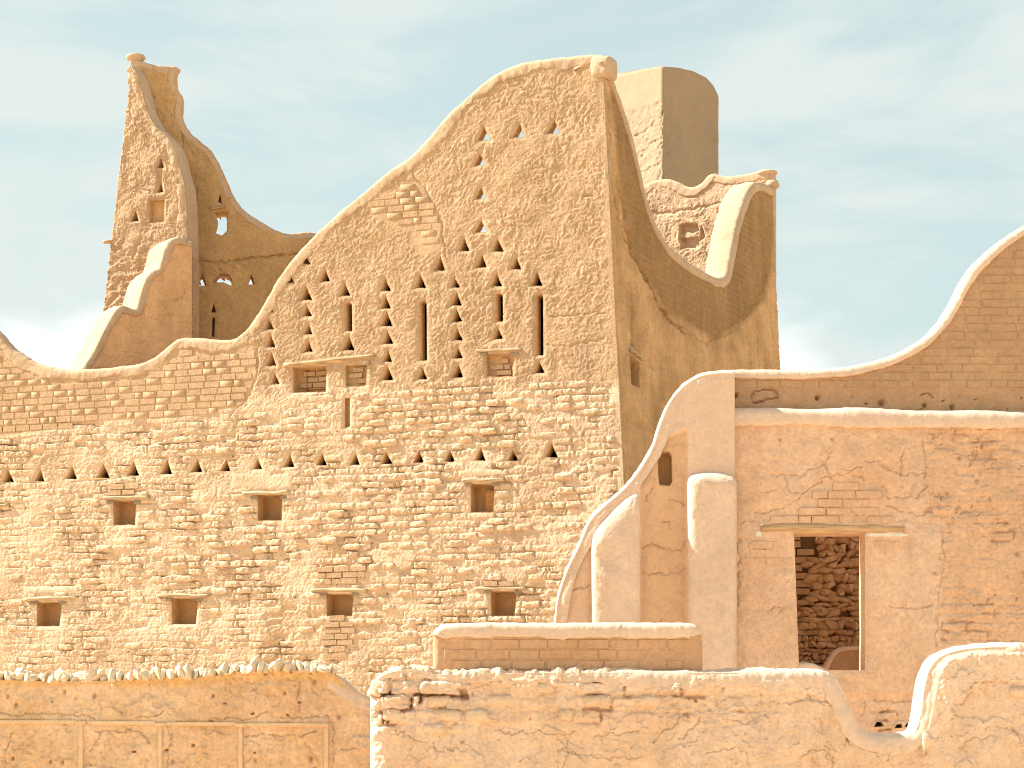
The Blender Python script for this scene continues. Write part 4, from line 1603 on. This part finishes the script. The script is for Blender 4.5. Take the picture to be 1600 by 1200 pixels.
def buttress(xl, xr, ytop, ybot, proud, seed, lean=0.0, rtop=0.12, h0=-0.06, tilt=0.0):
    ul, wt_ = H0.unproj(xl, ytop)
    ur, wb = H0.unproj(xr, ybot)
    uc, W2 = (ul + ur) / 2, (ur - ul) / 2
    nth, nz = 61, 160
    th = np.linspace(0, math.pi, nth)
    c, s = np.cos(th), np.sin(th)
    e = 2 / 4.2
    X = np.sign(c) * np.abs(c) ** e
    A = np.abs(s) ** e
    zz = np.concatenate([[-0.3], np.linspace(wb, wt_ - rtop * 1.3, nz - 50), wt_ - rtop * 1.3 + rtop * 1.3 * np.sin(np.linspace(0, math.pi / 2, 50))[1:]])
    f = np.clip((zz - (wt_ - rtop * 1.3)) / (rtop * 1.3), 0, 1)
    g = np.sqrt(np.maximum(1 - f ** 2.4, 0))
    U = uc + X[None, :] * W2 * (0.82 + 0.18 * g)[:, None] + lean * (zz - wt_)[:, None]
    Ah = h0 + (A[None, :] * (proud - h0)) * (0.02 + 0.98 * g)[:, None]
    Wz = np.broadcast_to(zz[:, None], U.shape).copy()
    Wz += tilt * (U - uc) * np.clip((Wz - wb) / (wt_ - wb), 0, 1) ** 2
    Wz -= 0.05 * (X[None, :] ** 2) * f[:, None]
    nzv = 0.014 * fbm(U * 2 + 5, Wz * 2, 3, seed) + 0.004 * fbm(U * 11, Wz * 11, 3, seed + 3, 0.6) + 0.006 * plates(U, Wz, 2.0, seed + 5, 0.1)
    bpx, bpy = H0.proj(U, Wz)
    for ci, c_ in enumerate(([(1080, 812), (1100, 808), (1118, 812), (1150, 806)], [(1088, 905), (1120, 900), (1132, 915)], [(930, 900), (955, 908), (985, 902)], [(960, 850), (965, 880), (958, 895)])):
        nzv = nzv - crack(bpx, bpy, c_, 0.010, 1.0, 600 + ci, 4)
    Ah = Ah + nzv * A[None, :]
    V = H0.pt(U, Wz, Ah).reshape(-1, 3)
    idx = np.arange(U.size).reshape(U.shape)
    Q = np.stack([idx[:-1, :-1], idx[1:, :-1], idx[1:, 1:], idx[:-1, 1:]], -1).reshape(-1, 4)
    return link('buttress', mesh_from('buttress', V, Q, attr=np.ones(len(V)) * 0.9), M_PCAP, house)


buttress(924, 1001, 792, 1120, 0.13, 210, 0.0, 0.30, tilt=0.95)
buttress(1073, 1151, 737, 1120, 0.20, 220, 0.0, 0.17)

H1 = Plane((0, YH + 0.12, 0), (1, 0, 0))
DOOR = [(1241, 833), (1352, 833), (1352, 1047), (1249, 1047)]
drain = [[(1366, 1136), (1370, 1128), (1378, 1128), (1382, 1135)], [(1398, 1138), (1402, 1132), (1409, 1131), (1411, 1137)], [(1414, 1136), (1417, 1130), (1424, 1130), (1426, 1136)]]


def main_h(px, py, u, w):
    edge = 1470 + 6 * pn(u * 3, w * 3, 20)
    rb_ = sst(-4, 4, px - edge) * sst(790, 830, py + 25 * fbm(u * 1.2, w * 1.2, 2, 31))
    rt = sst(-10, 20, px - 1440) * (1 - sst(800, 840, py))
    rr_ = np.clip(rb_ + rt, 0, 1)
    h = 0.012 * fbm(u * 1.5, w * 1.5, 3, 230) + 0.0035 * fbm(u * 10, w * 10, 3, 231)
    h += rr_ * (-0.03 + eroded_courses(u, w, 0.125, 0.34, 29, 0.018) * 0.9 + 0.009 * fbm(u * 6, w * 9, 3, 233) + pits(u, w, 3.2, 34, 0.035, 0.014))
    up_ = (1 - sst(700, 740, py + 10 * pn(u, w, 2))) * (1 - rr_)
    h += 0.007 * plates(u, w, 1.7, 238, 0.12) * (1 - rr_) + rr_ * 0.010 * plates(u, w, 3.0, 239, 0.0)
    h += up_ * (0.010 * fbm(u * 6, w * 6, 3, 235) + pits(u, w, 2.5, 36, 0.03, 0.014))
    # plaster panel over the door, with its broken outline
    arch = [(1180, 815), (1178, 803), (1235, 788), (1258, 770), (1275, 752), (1300, 743), (1340, 742), (1352, 745), (1380, 757), (1385, 785), (1420, 800), (1420, 815)]
    h -= 0.016 * polymask(px + 2 * pn(u * 6, w * 6, 3), py + 2 * pn(u * 6, w * 6, 4), arch, 2)
    bpl = polymask(px, py, [(1154, 838), (1241, 838), (1242, 892), (1156, 892)], 3) + polymask(px, py, [(1352, 838), (1424, 838), (1420, 866), (1408, 900), (1354, 900)], 3)
    h = h * (1 - bpl) - 0.006 * bpl
    low_ = sst(1080, 1092, py + 5 * pn(u * 3, w * 3, 6))
    h += low_ * (-0.04 + eroded_courses(u, w, 0.12, 0.32, 39, 0.03) + 0.01 * fbm(u * 8, w * 8, 3, 237))
    cr = [[(1180, 803), (1235, 788), (1258, 770), (1278, 752), (1300, 742), (1330, 738), (1350, 748)], [(1380, 757), (1388, 777), (1430, 778), (1444, 768), (1448, 735), (1444, 690)],
          [(1205, 742), (1250, 742), (1280, 730), (1300, 705)], [(1350, 722), (1375, 720), (1385, 735), (1408, 741), (1447, 741)], [(1408, 740), (1410, 705)],
          [(1285, 720), (1300, 745)], [(1320, 735), (1345, 730)], [(1225, 745), (1235, 770), (1255, 770)], [(1152, 840), (1154, 880), (1152, 950)], [(1200, 955), (1212, 947), (1222, 950), (1220, 958)],
          [(1388, 946), (1410, 950), (1435, 952), (1460, 945)], [(1472, 830), (1476, 880), (1466, 935), (1462, 1010)], [(1385, 790), (1410, 798), (1445, 806), (1455, 785)],
          [(1366, 1092), (1390, 1096), (1420, 1094), (1440, 1090)], [(1352, 1085), (1351, 1120)], [(1154, 820), (1180, 812)], [(1190, 770), (1215, 765)],
          [(1490, 710), (1530, 708)], [(1528, 690), (1524, 715)], [(1500, 800), (1530, 802)]]
    for i, c in enumerate(cr):
        h -= crack(px, py, c, 0.026, 1.25, 300 + i, 4)
    for (x, y, r) in [(1500, 715, 3), (1527, 750, 3), (1461, 895, 2.6), (1480, 770, 2.5), (1300, 686, 2), (1552, 843, 3), (1575, 900, 3), (1500, 790, 2.5), (1590, 865, 3), (1195, 860, 2)]:
        h -= 0.05 * np.exp(-(np.hypot(px - x, py - y) / r) ** 2)
    return h, np.clip(0.4 + 0.5 * fbm(u * 0.7, w * 0.7, 2, 240) - 0.5 * rr_, 0, 1)


sheet('facade', H1, [(1146, 646), (1400, 647), (1950, 652)], 1180, 1.45, main_h, M_PINK, house, holes=[DOOR] + drain, thick=0.48, topdrop=0.0, fade=(0.02, 0, 0), hole_in=-0.02)
# ledge running along the wall head
coping('ledge', H1, [(1140, 637), (1250, 637), (1400, 639), (1550, 641), (1700, 642), (1955, 645)], M_PCAP, house, thick=0.5, drop=0.25, proud=0.07, r=0.13, seed=41, rough=0.016, ragged=0.15, smooth=True)
H2 = Plane((0, YH + 0.30, 0), (1, 0, 0))
PAR_TOP = [(1130, 577), (1180, 577), (1240, 578), (1290, 576), (1340, 570), (1385, 558), (1420, 542), (1450, 521), (1473, 495), (1490, 466), (1508, 432), (1530, 405), (1560, 378), (1600, 352), (1660, 322), (1720, 300), (1800, 285), (1960, 282)]


def par_h(px, py, u, w):
    low_ = sst(606, 616, py + 3 * fbm(u * 3, w * 3, 2, 250))
    h = -0.006 + 0.004 * fbm(u * 3, w * 3, 3, 251)
    h = h + low_ * (0.016 * fbm(u * 6, w * 8, 3, 253) + pits(u, w, 4.0, 44, 0.06, 0.022) - 0.01)
    for i, c in enumerate(([(1175, 620), (1178, 610), (1195, 608), (1212, 609), (1214, 622), (1180, 628)], [(1440, 615), (1450, 612), (1458, 620)])):
        h -= crack(px, py, c, 0.05, 1.5, 350 + i, 3)
    for (x, y, r) in [(1149, 617, 3.5), (1277, 621, 3.5), (1378, 629, 5), (1445, 633, 3.5), (1488, 636, 3.5), (1597, 600, 3)]:
        h -= 0.12 * np.exp(-(np.hypot((px - x) * 1.2, py - y) / r) ** 2)
    return h, low_ * 0.3


sheet('parapet', H2, PAR_TOP, 655, 2.2, par_h, M_PINKB, house, thick=0.42, topdrop=0.04, fade=(0, 0, 0.1), ground=False)
coping('coping', H2, PAR_TOP, M_PCAP, house, thick=0.42, drop=0.13, proud=0.05, r=0.085, seed=44, rough=0.008, ragged=0.15)
BR_PINK = brick_set('brick', M_PINKB, 6, 0.04, 10, 400, (2, 1, 1))
par_poly = [(1150, 586)] + [(x, y + 4) for x, y in PAR_TOP[2:]] + [(1960, 604), (1150, 604)]
sH = layout(H2, par_poly, 0.112, 0.36, 45, gap=0.009, jitter=0.12, skip_curve=PAR_TOP, skip_d=19)
place_bricks(H2, sH, BR_PINK, house, 0.002, 0.05, 46, limit=230, rot=0.004, mat=M_PINKB, stuffname='parapet_bricks', hvar=1.2)
sD = layout(H1, [(1156, 840), (1240, 840), (1240, 890), (1156, 890)], 0.115, 0.36, 47, gap=0.009, jitter=0.12)
sD += layout(H1, [(1356, 840), (1422, 840), (1418, 866), (1405, 898), (1356, 898)], 0.115, 0.36, 48, gap=0.009, jitter=0.12)
sD += layout(H1, [(1185, 814), (1240, 790), (1280, 756), (1345, 748), (1378, 762), (1382, 790), (1415, 814)], 0.115, 0.36, 49, gap=0.009, jitter=0.12)
BR_PINK2 = brick_set('brick', M_PINK, 6, 0.04, 10, 420, (2, 1, 1))
place_bricks(H1, [s for s in sD], BR_PINK2, house, 0.007, 0.05, 50, limit=70, rot=0.004, mat=M_PINK, hvar=0.3)

door = liner('doorway', H1, DOOR, 0.018, 0.485, M_PINK, house, False, 1.0, 9, rough=0.012)
log_beam('lintel', H1, 1188, 1413, 825, 826, 9.5, M_WOODT, door, -0.045, 12, 0.95)
for i in range(3):
    lg = log_beam('lintel', H1.shifted(-0.14 - 0.13 * i), 1225, 1372, 826 - i, 826 - i, 8.0, M_WOODO, door, 0, 13 + i, 1.0)
block('gypsum_patch', H1, 1356, 833, 1416, 838.5, -0.02, 0.012, M_WHITE, house, 3, 0.3)
block('gypsum_patch', H1, 1180, 830, 1190, 838, -0.02, 0.012, M_WHITE, house, 4, 0.3)
block('gypsum_patch', H1, 1188, 818, 1192, 826, -0.02, 0.012, M_WHITE, house, 5, 0.3)
for i, p in enumerate(drain):
    liner('drain_hole', H1, p, 0.018, 0.4, M_REVEAL, house, True, 0.95, i + 30)
block('sunlit_jamb_strip', H1, 1351.5, 838, 1358, 1047, -0.30, -0.24, M_STRIP, door, 8, 0.03)  # pale strip standing in for the sunlit sliver on the right jamb

# ---- inside the doorway
rub = thing('rubble_wall', 'shaded wall of rough fieldstones seen through the open doorway', 'wall', (5.2, 31.2, 0))
RB = Plane((0, 31.2, 0), (1, 0, 0))


def rub_h(px, py, u, w):
    return -0.06 + 0.03 * fbm(u * 3, w * 3, 3, 270), np.zeros_like(px)


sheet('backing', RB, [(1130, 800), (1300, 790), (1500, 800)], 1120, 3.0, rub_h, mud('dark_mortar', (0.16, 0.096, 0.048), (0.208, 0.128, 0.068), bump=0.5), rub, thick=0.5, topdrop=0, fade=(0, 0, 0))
ST = [make_stone_mesh('stone', 500 + i, M_RUBBLE, True, 1, 0.30) for i in range(16)]
rr = random.Random(55)
y = 1062.0
while y > 800:
    hpx = rr.uniform(8, 17) * (0.75 if y > 1000 else 1.0)
    x = 1222.0 + rr.uniform(0, 14)
    while x < 1372:
        wpx = rr.uniform(8, 27) * (0.7 if y > 1000 else 1.0)
        if not (x + wpx / 2 < 1262 - max(0, (y - 930)) * 0.2 + rr.uniform(-6, 6) and y < 960) and not (y < 872 and x < 1274) and rr.random() > 0.05:
            u_, w_ = RB.unproj(x + wpx / 2, y - hpx / 2 + rr.uniform(-2, 2))
            s_ = RB.px_size(1300, 900)
            place_obj('stone', ST[rr.randrange(16)], rub, Vector(RB.pt(u_, w_, rr.uniform(-0.07, 0.0))),
                      Matrix.Rotation(rr.gauss(0, 0.22), 3, 'Y') @ Matrix.Rotation(rr.choice((0, math.pi)), 3, 'X'), (wpx * s_ * 1.2, 0.24, hpx * s_ * rr.uniform(1.0, 1.3)))
        x += wpx * 0.8
    y -= hpx * 0.8
sI = layout(RB, [(1180, 815), (1276, 815), (1272, 960), (1262, 990), (1180, 990)], 0.12, 0.30, 57, gap=0.012)
place_bricks(RB, sI, brick_set('brick', M_RUBBLE, 4, 0.06, 6, 540, (2, 1, 1)), rub, 0.0, 0.12, 58, limit=60, rot=0.01, mat=M_RUBBLE)

V_ = []
for z_ in (-0.3, 6.2):
    V_ += [(3.62, 29.35, z_), (3.92, 29.35, z_), (3.92, 31.25, z_), (3.62, 31.25, z_)]
me_ = bpy.data.meshes.new('sun_block_wall')  # unseen wall added to keep the sun off the rubble stones
me_.from_pydata(V_, [], [(0, 1, 5, 4), (1, 2, 6, 5), (2, 3, 7, 6), (3, 0, 4, 7), (4, 5, 6, 7)])
me_.update()
link('sun_block_wall', me_, M_RUBBLE, rub)

inn = thing('inner_low_wall', 'low plastered wall with sloping end just inside the doorway', 'wall', (5.05, 29.6, 0))
IW = Plane((0, 29.6, 0), (1, 0, 0))
IWT = [(1272, 1056), (1286, 1046), (1297, 1028), (1308, 1015), (1320, 1011), (1400, 1010)]
sheet('wall_face', IW, IWT, 1100, 2.0, lambda px, py, u, w: (0.006 * fbm(u * 6, w * 6, 3, 280) + 0.4 * eroded_courses(u, w, 0.11, 0.3, 49, 0.012), np.zeros_like(px)), M_PINKB, inn, thick=0.3, topdrop=0.02, fade=(0, 0, 0.05))
coping('coping', IW, IWT, M_PCAP, inn, thick=0.3, drop=0.05, proud=0.01, r=0.03, seed=51, rough=0.006)
coping('sill_mound', H1, [(1246, 1036), (1262, 1035), (1278, 1039), (1292, 1046), (1300, 1052)], M_PCAP, house, thick=0.40, drop=0.16, proud=-0.02, r=0.04, seed=52, rough=0.01)

# ================================================================== FOREGROUND WALL
fg = thing('foreground_wall', 'pale weathered mud wall with broken left end and rounded dip in foreground', 'wall', (0.8, 19.0, 0))
FG = Plane((0, 19.0, 0), (1, 0, 0))
FG_TOP = [(577, 1085), (583, 1066), (594, 1053), (612, 1045), (640, 1041), (665, 1044), (690, 1049), (760, 1047), (900, 1046), (1100, 1046), (1200, 1046), (1270, 1046), (1292, 1049), (1308, 1060), (1320, 1082),
          (1334, 1115), (1348, 1140), (1362, 1147), (1390, 1148), (1415, 1146), (1430, 1138), (1438, 1115), (1443, 1080), (1450, 1047), (1462, 1027), (1480, 1016), (1510, 1009), (1550, 1006), (1620, 1004), (1720, 1002), (1960, 1000)]


def fg_h(px, py, u, w):
    lump = (1 - sst(680, 740, px + 30 * fbm(u * 2, w * 2, 2, 290))) * (1 - sst(1110, 1150, py + 12 * fbm(u * 3, w * 3, 2, 291)))
    midl = (1 - sst(1120, 1200, px)) * (1 - sst(1115, 1145, py + 15 * fbm(u * 2.5, w * 2.5, 2, 292)))
    rtz = sst(1480, 1500, px + 10 * pn(u * 4, w * 4, 3)) * sst(1040, 1050, py + 6 * pn(u * 5, w * 5, 4))
    h = 0.018 * fbm(u * 1.8, w * 1.8, 3, 293) + 0.004 * fbm(u * 12, w * 12, 3, 294)
    h += lump * (eroded_courses(u, w, 0.145, 0.30, 59, 0.05) + 0.02 * fbm(u * 5, w * 7, 4, 295) + 0.02)
    h += midl * (1 - lump) * (eroded_courses(u, w, 0.135, 0.34, 61, 0.035) * 0.7 + 0.014 * fbm(u * 5, w * 7, 4, 296))
    pl = plates(u, w, 1.6, 298, 0.05)
    h += 0.014 * pl * (1 - lump) + 0.008 * plates(u, w, 3.6, 299, 0.1) * (1 - lump)
    # rough, raking-lit left end
    le = 1 - sst(585, 612, px)
    h += le * 0.03 * fbm(u * 9, w * 9, 4, 297)
    h += (1 - lump) * pits(u, w, 4.0, 54, 0.02, 0.01)
    # eroded hollows
    h -= 0.09 * polymask(px + 2 * pn(u * 20, w * 20, 3), py, [(716, 1076), (728, 1077), (732, 1092), (722, 1094)], 2.5)
    h -= 0.06 * polymask(px, py + 2 * pn(u * 20, w * 20, 4), [(680, 1092), (694, 1082), (700, 1087), (686, 1097)], 2)
    for (x, y, r) in [(601, 1090, 3), (595, 1113, 3), (611, 1113, 2), (632, 1113, 2), (657, 1085, 2), (1325, 1155, 3)]:
        h -= 0.05 * np.exp(-(np.hypot(px - x, py - y) / r) ** 2)
    cr = [[(620, 1140), (645, 1155), (665, 1160)], [(676, 1160), (680, 1172), (694, 1175)], [(700, 1170), (730, 1172)], [(770, 1140), (800, 1145), (850, 1143), (880, 1150), (900, 1140)],
          [(845, 1068), (860, 1073), (866, 1080)], [(1020, 1158), (1040, 1142), (1060, 1125), (1078, 1118)], [(930, 1150), (960, 1148), (1000, 1140)], [(880, 1200), (890, 1170), (885, 1150)],
          [(1062, 1155), (1080, 1140), (1095, 1120)], [(1285, 1160), (1300, 1180), (1304, 1200)], [(1252, 1185), (1262, 1172), (1285, 1172), (1300, 1190)], [(1310, 1060), (1298, 1080), (1310, 1100), (1320, 1140), (1330, 1165)],
          [(1490, 1120), (1500, 1100), (1515, 1075), (1525, 1065), (1600, 1060)], [(1495, 1150), (1510, 1146)], [(1540, 1140), (1560, 1132), (1585, 1138), (1595, 1160)], [(1500, 1165), (1520, 1155), (1560, 1150)],
          [(1385, 1185), (1400, 1168), (1430, 1163), (1450, 1180)], [(870, 1170), (940, 1185), (1000, 1182)], [(1130, 1120), (1160, 1130), (1190, 1126)], [(1200, 1100), (1260, 1094), (1300, 1098)], [(1100, 1176), (1150, 1168), (1170, 1175)]]
    for i, c in enumerate(cr):
        h -= crack(px, py, c, 0.018, 1.2, 400 + i, 5)
    # plaster skin that has broken away along a step on the right
    skin = polymask(px + 4 * pn(u * 4, w * 4, 6), py + 5 * fbm(u * 5, w * 5, 3, 7), [(1440, 990), (1700, 990), (1700, 1062), (1535, 1066), (1515, 1082), (1492, 1112), (1470, 1140), (1440, 1180)], 1.8)
    h += 0.03 * skin
    skin2 = polymask(px + 6 * pn(u * 4, w * 4, 16), py + 6 * fbm(u * 5, w * 5, 3, 17), [(850, 1030), (1340, 1030), (1340, 1105), (1300, 1086), (1200, 1080), (1100, 1084), (1020, 1078), (940, 1082), (860, 1070)], 3)
    h += 0.018 * skin2
    z = np.clip(0.7 * lump + 0.8 * skin + 0.6 * skin2 + le + 0.45 * plates(u, w, 1.1, 302, -0.1, 0.3), 0, 1)
    return h, z


sheet('wall_face', FG, FG_TOP, 1230, 1.45, fg_h, M_FG, fg, thick=0.5, topdrop=0.03, fade=(0, 0, 0.08), round_edge=(0.14, 0))
coping('coping', FG, [(820, 1048)] + FG_TOP[8:], M_PCAP, fg, thick=0.5, drop=0.17, proud=0.02, r=0.085, seed=61, rough=0.014, ragged=0.45, taper=0.9)
coping('broken_coping', FG, FG_TOP[:10], M_FGB, fg, thick=0.5, drop=0.11, proud=0.0, r=0.08, seed=63, rough=0.03, ragged=0.6, crumb=0.02)
BR_FG = brick_set('brick', M_FGB, 10, 0.16, 4.0, 600, (7, 4, 3))


def keep_fg(x, y, rr):
    p = 0.8 if x < 730 else 0.35
    if y > 1120:
        p *= 0.35
    if 708 < x < 740 and 1070 < y < 1098:
        return False
    return rr.random() < p


sF = layout(FG, [(590, 1058), (690, 1056), (900, 1075), (1060, 1090), (1060, 1130), (740, 1150), (590, 1150)], 0.128, 0.27, 64, gap=0.006, jitter=0.25, keep=keep_fg)
place_bricks(FG, sF, BR_FG, fg, 0.032, 0.2, 65, limit=120, rot=0.05, mat=M_FGB, hvar=0.6)
def keep_fg2(x, y, rr):
    return rr.random() < 0.5
sF2 = layout(FG, [(1470, 1120), (1520, 1085), (1620, 1072), (1620, 1140), (1500, 1160)], 0.125, 0.3, 66, gap=0.006, jitter=0.2, keep=keep_fg2)
place_bricks(FG, sF2, brick_set('brick', M_FG, 6, 0.08, 6, 640, (4, 2, 1)), fg, 0.012, 0.12, 67, limit=80, rot=0.02, mat=M_FG, hvar=0.6)

low_wall = thing('parapet_block', 'low brick parapet with smooth rounded plaster cap on top of the foreground wall', 'parapet', (0.5, 19.2, 1.9))
LW = Plane((0, 19.10, 0), (1, 0, 0))
LW_TOP = [(677, 992), (680, 984), (688, 978), (702, 975), (800, 974), (950, 974), (1075, 974), (1087, 976), (1094, 982), (1097, 990)]


def lw_h(px, py, u, w):
    return -0.012 + 0.006 * fbm(u * 2, w * 2, 3, 310) + 0.002 * fbm(u * 12, w * 12, 2, 311), np.zeros_like(px)


sheet('wall_face', LW, [(676, 985), (690, 977), (800, 976), (1080, 976), (1098, 985)], 1060, 1.4, lw_h, M_LOW, low_wall, thick=0.36, topdrop=0.05, fade=(0, 0, 0.03), ground=False, round_edge=(0.06, 0.02))
coping('coping', LW, LW_TOP, M_PCAP, low_wall, thick=0.36, drop=0.135, proud=0.02, r=0.06, seed=71, rough=0.006, ragged=0.22)
sL = layout(LW, [(684, 995), (1093, 995), (1095, 1055), (684, 1055)], 0.098, 0.29, 72, gap=0.008, jitter=0.12, phase=0.02)
place_bricks(LW, sL, brick_set('brick', M_LOW, 6, 0.03, 10, 650, (2, 1, 1)), low_wall, -0.002, 0.05, 73, limit=80, rot=0.003, mat=M_LOW, hvar=1.0)

# ================================================================== WALL WITH STONE CREST, BOTTOM LEFT
bw = thing('garden_wall', 'orange mud wall with framed panels and a jagged crest of pale stones, bottom left', 'wall', (-3.5, 21.5, 0))
BW = Plane((0, 21.5, 0), (1, 0, 0))
B_TOP = [(-360, 1060), (-200, 1064), (-80, 1062), (0, 1062), (60, 1064), (130, 1064), (200, 1062), (260, 1058), (320, 1058), (370, 1050), (430, 1047), (480, 1048), (515, 1050), (530, 1058), (545, 1072), (560, 1083), (580, 1091), (640, 1094)]


def bw_h(px, py, u, w):
    up_ = 1 - sst(1122, 1128, py)
    h = 0.012 * fbm(u * 2.5, w * 2.5, 3, 320) + 0.006 * fbm(u * 9, w * 9, 3, 321) + pits(u, w, 2.3, 64, 0.07, 0.024) + pits(u, w, 4.1, 68, 0.05, 0.014)
    h += up_ * 0.012 * fbm(u * 5, w * 3, 3, 323)
    h += 0.014 * plates(u, w, 2.6, 327, 0.0) + 0.008 * billow(u * 8, w * 6, 3, 329)
    # render skims round the frames
    fr = np.exp(-(seg_dist(px, py, [(-60, 1120), (515, 1126)]) / 5) ** 2)
    for x in (127, 250, 376, 511):
        fr = np.maximum(fr, np.exp(-((px - x + 6) / 7) ** 2) * sst(1120, 1128, py))
    h = h * (1 - 0.8 * fr) + 0.008 * fr
    for i, c in enumerate(([(0, 1114), (30, 1118), (60, 1114), (100, 1116), (140, 1117), (148, 1126)], [(210, 1120), (248, 1119), (256, 1108)], [(330, 1122), (380, 1124), (400, 1120), (420, 1110)],
                           [(440, 1122), (470, 1120), (510, 1118), (520, 1130), (522, 1190)], [(20, 1144), (10, 1170), (8, 1190)], [(155, 1145), (150, 1162), (140, 1175)],
                           [(385, 1150), (420, 1148), (470, 1149), (495, 1142)], [(470, 1062), (465, 1090), (468, 1112)], [(270, 1145), (262, 1180), (262, 1195)], [(535, 1172), (558, 1166)], [(150, 1143), (165, 1142), (215, 1141), (235, 1160)])):
        h -= crack(px, py, c, 0.025, 1.2, 450 + i, 3)
    for (x, y, r) in [(101, 1081, 3), (147, 1087, 3), (24, 1101, 2.6), (12, 1088, 2.4), (79, 1190, 3), (98, 1191, 3), (20, 1185, 2.5), (270, 1189, 4), (399, 1188, 3.5), (486, 1185, 4), (333, 1087, 2.5), (492, 1065, 3), (530, 1120, 3), (445, 1083, 2)]:
        h -= 0.06 * np.exp(-(np.hypot((px - x) * 1.3, (py - y) * 0.8) / r) ** 2)
    sm = np.exp(-(seg_dist(px, py, [(500, 1052), (530, 1070), (560, 1095), (578, 1104)]) / 13) ** 2)
    h = h * (1 - sm) + 0.015 * sm
    top = 1 - sst(1066, 1080, py + 5 * pn(u * 3, w * 3, 9) + (px > 330) * 8)
    return h, np.clip(top + 0.0, 0, 1)


sheet('wall_face', BW, B_TOP, 1230, 1.45, bw_h, M_ORANGE, bw, thick=0.5, topdrop=0.0, fade=(0, 0, 0))
coping('coping', BW, [(517, 1053), (530, 1058), (545, 1071), (560, 1082), (580, 1090), (640, 1094)], M_PCAP, bw, thick=0.5, drop=0.16, proud=0.012, r=0.05, seed=81, rough=0.008)
# timber beads of the framed panels
def strip(x0, y0, x1, y1, name='panel_strip', h1=0.035, seed=0):
    block(name, BW, x0, y0, x1, y1, -0.03, h1, M_STRIP, bw, seed, 0.02)


for (a, b, ya, yb) in ((-355, -128, 1123, 1129), (-112, 121, 1125, 1131), (137, 243, 1126.5, 1132.5), (259, 369, 1128, 1134), (385, 503, 1129.5, 1135.5)):
    strip(a, ya, b, yb, seed=int(a))
for x, y0 in ((-120, 1124.5), (127, 1126.5), (250.5, 1129), (376, 1130), (510, 1130)):
    strip(x - 3.5, y0 + 5, x + 3.5, 1260, h1=0.04, seed=int(x))
    strip(x - (8 if x != 510 else 11), y0, x + (9 if x != 510 else 3.5), y0 + 6, 'panel_corner', 0.044, int(x) + 2)
# crest stones, set on edge
CS = [make_stone_mesh('crest_stone', 700 + i, M_STONE, True, 1, 0.22) for i in range(12)]
rr = random.Random(91)
bx = [p[0] for p in B_TOP]
by = [p[1] for p in B_TOP]
s_ = BW.px_size(250, 1060)
x = -350.0
while x < 522:
    wpx = rr.uniform(6, 12)
    hpx = rr.uniform(12, 27)
    if 255 < x < 300 or 385 < x < 470:
        hpx *= 1.2
    if rr.random() < 0.12:
        hpx *= 1.4
    yb = np.interp(x, bx, by)
    u_, w_ = BW.unproj(x, yb - hpx * 0.22)
    rot = Matrix.Rotation(rr.gauss(0.15, 0.5), 3, 'Y') @ Matrix.Rotation(rr.uniform(-0.6, 0.6), 3, 'Z')
    place_obj('crest_stone', CS[rr.randrange(12)], bw, Vector(BW.pt(u_, w_, rr.uniform(-0.10, 0.0))), rot, (wpx * s_ * 1.1, rr.uniform(0.12, 0.22), hpx * s_))
    x += wpx * rr.uniform(0.55, 0.95)

print('triangles', sum(len(m.loop_triangles) or len(m.polygons) for m in bpy.data.meshes), 'objects', len(bpy.data.objects))
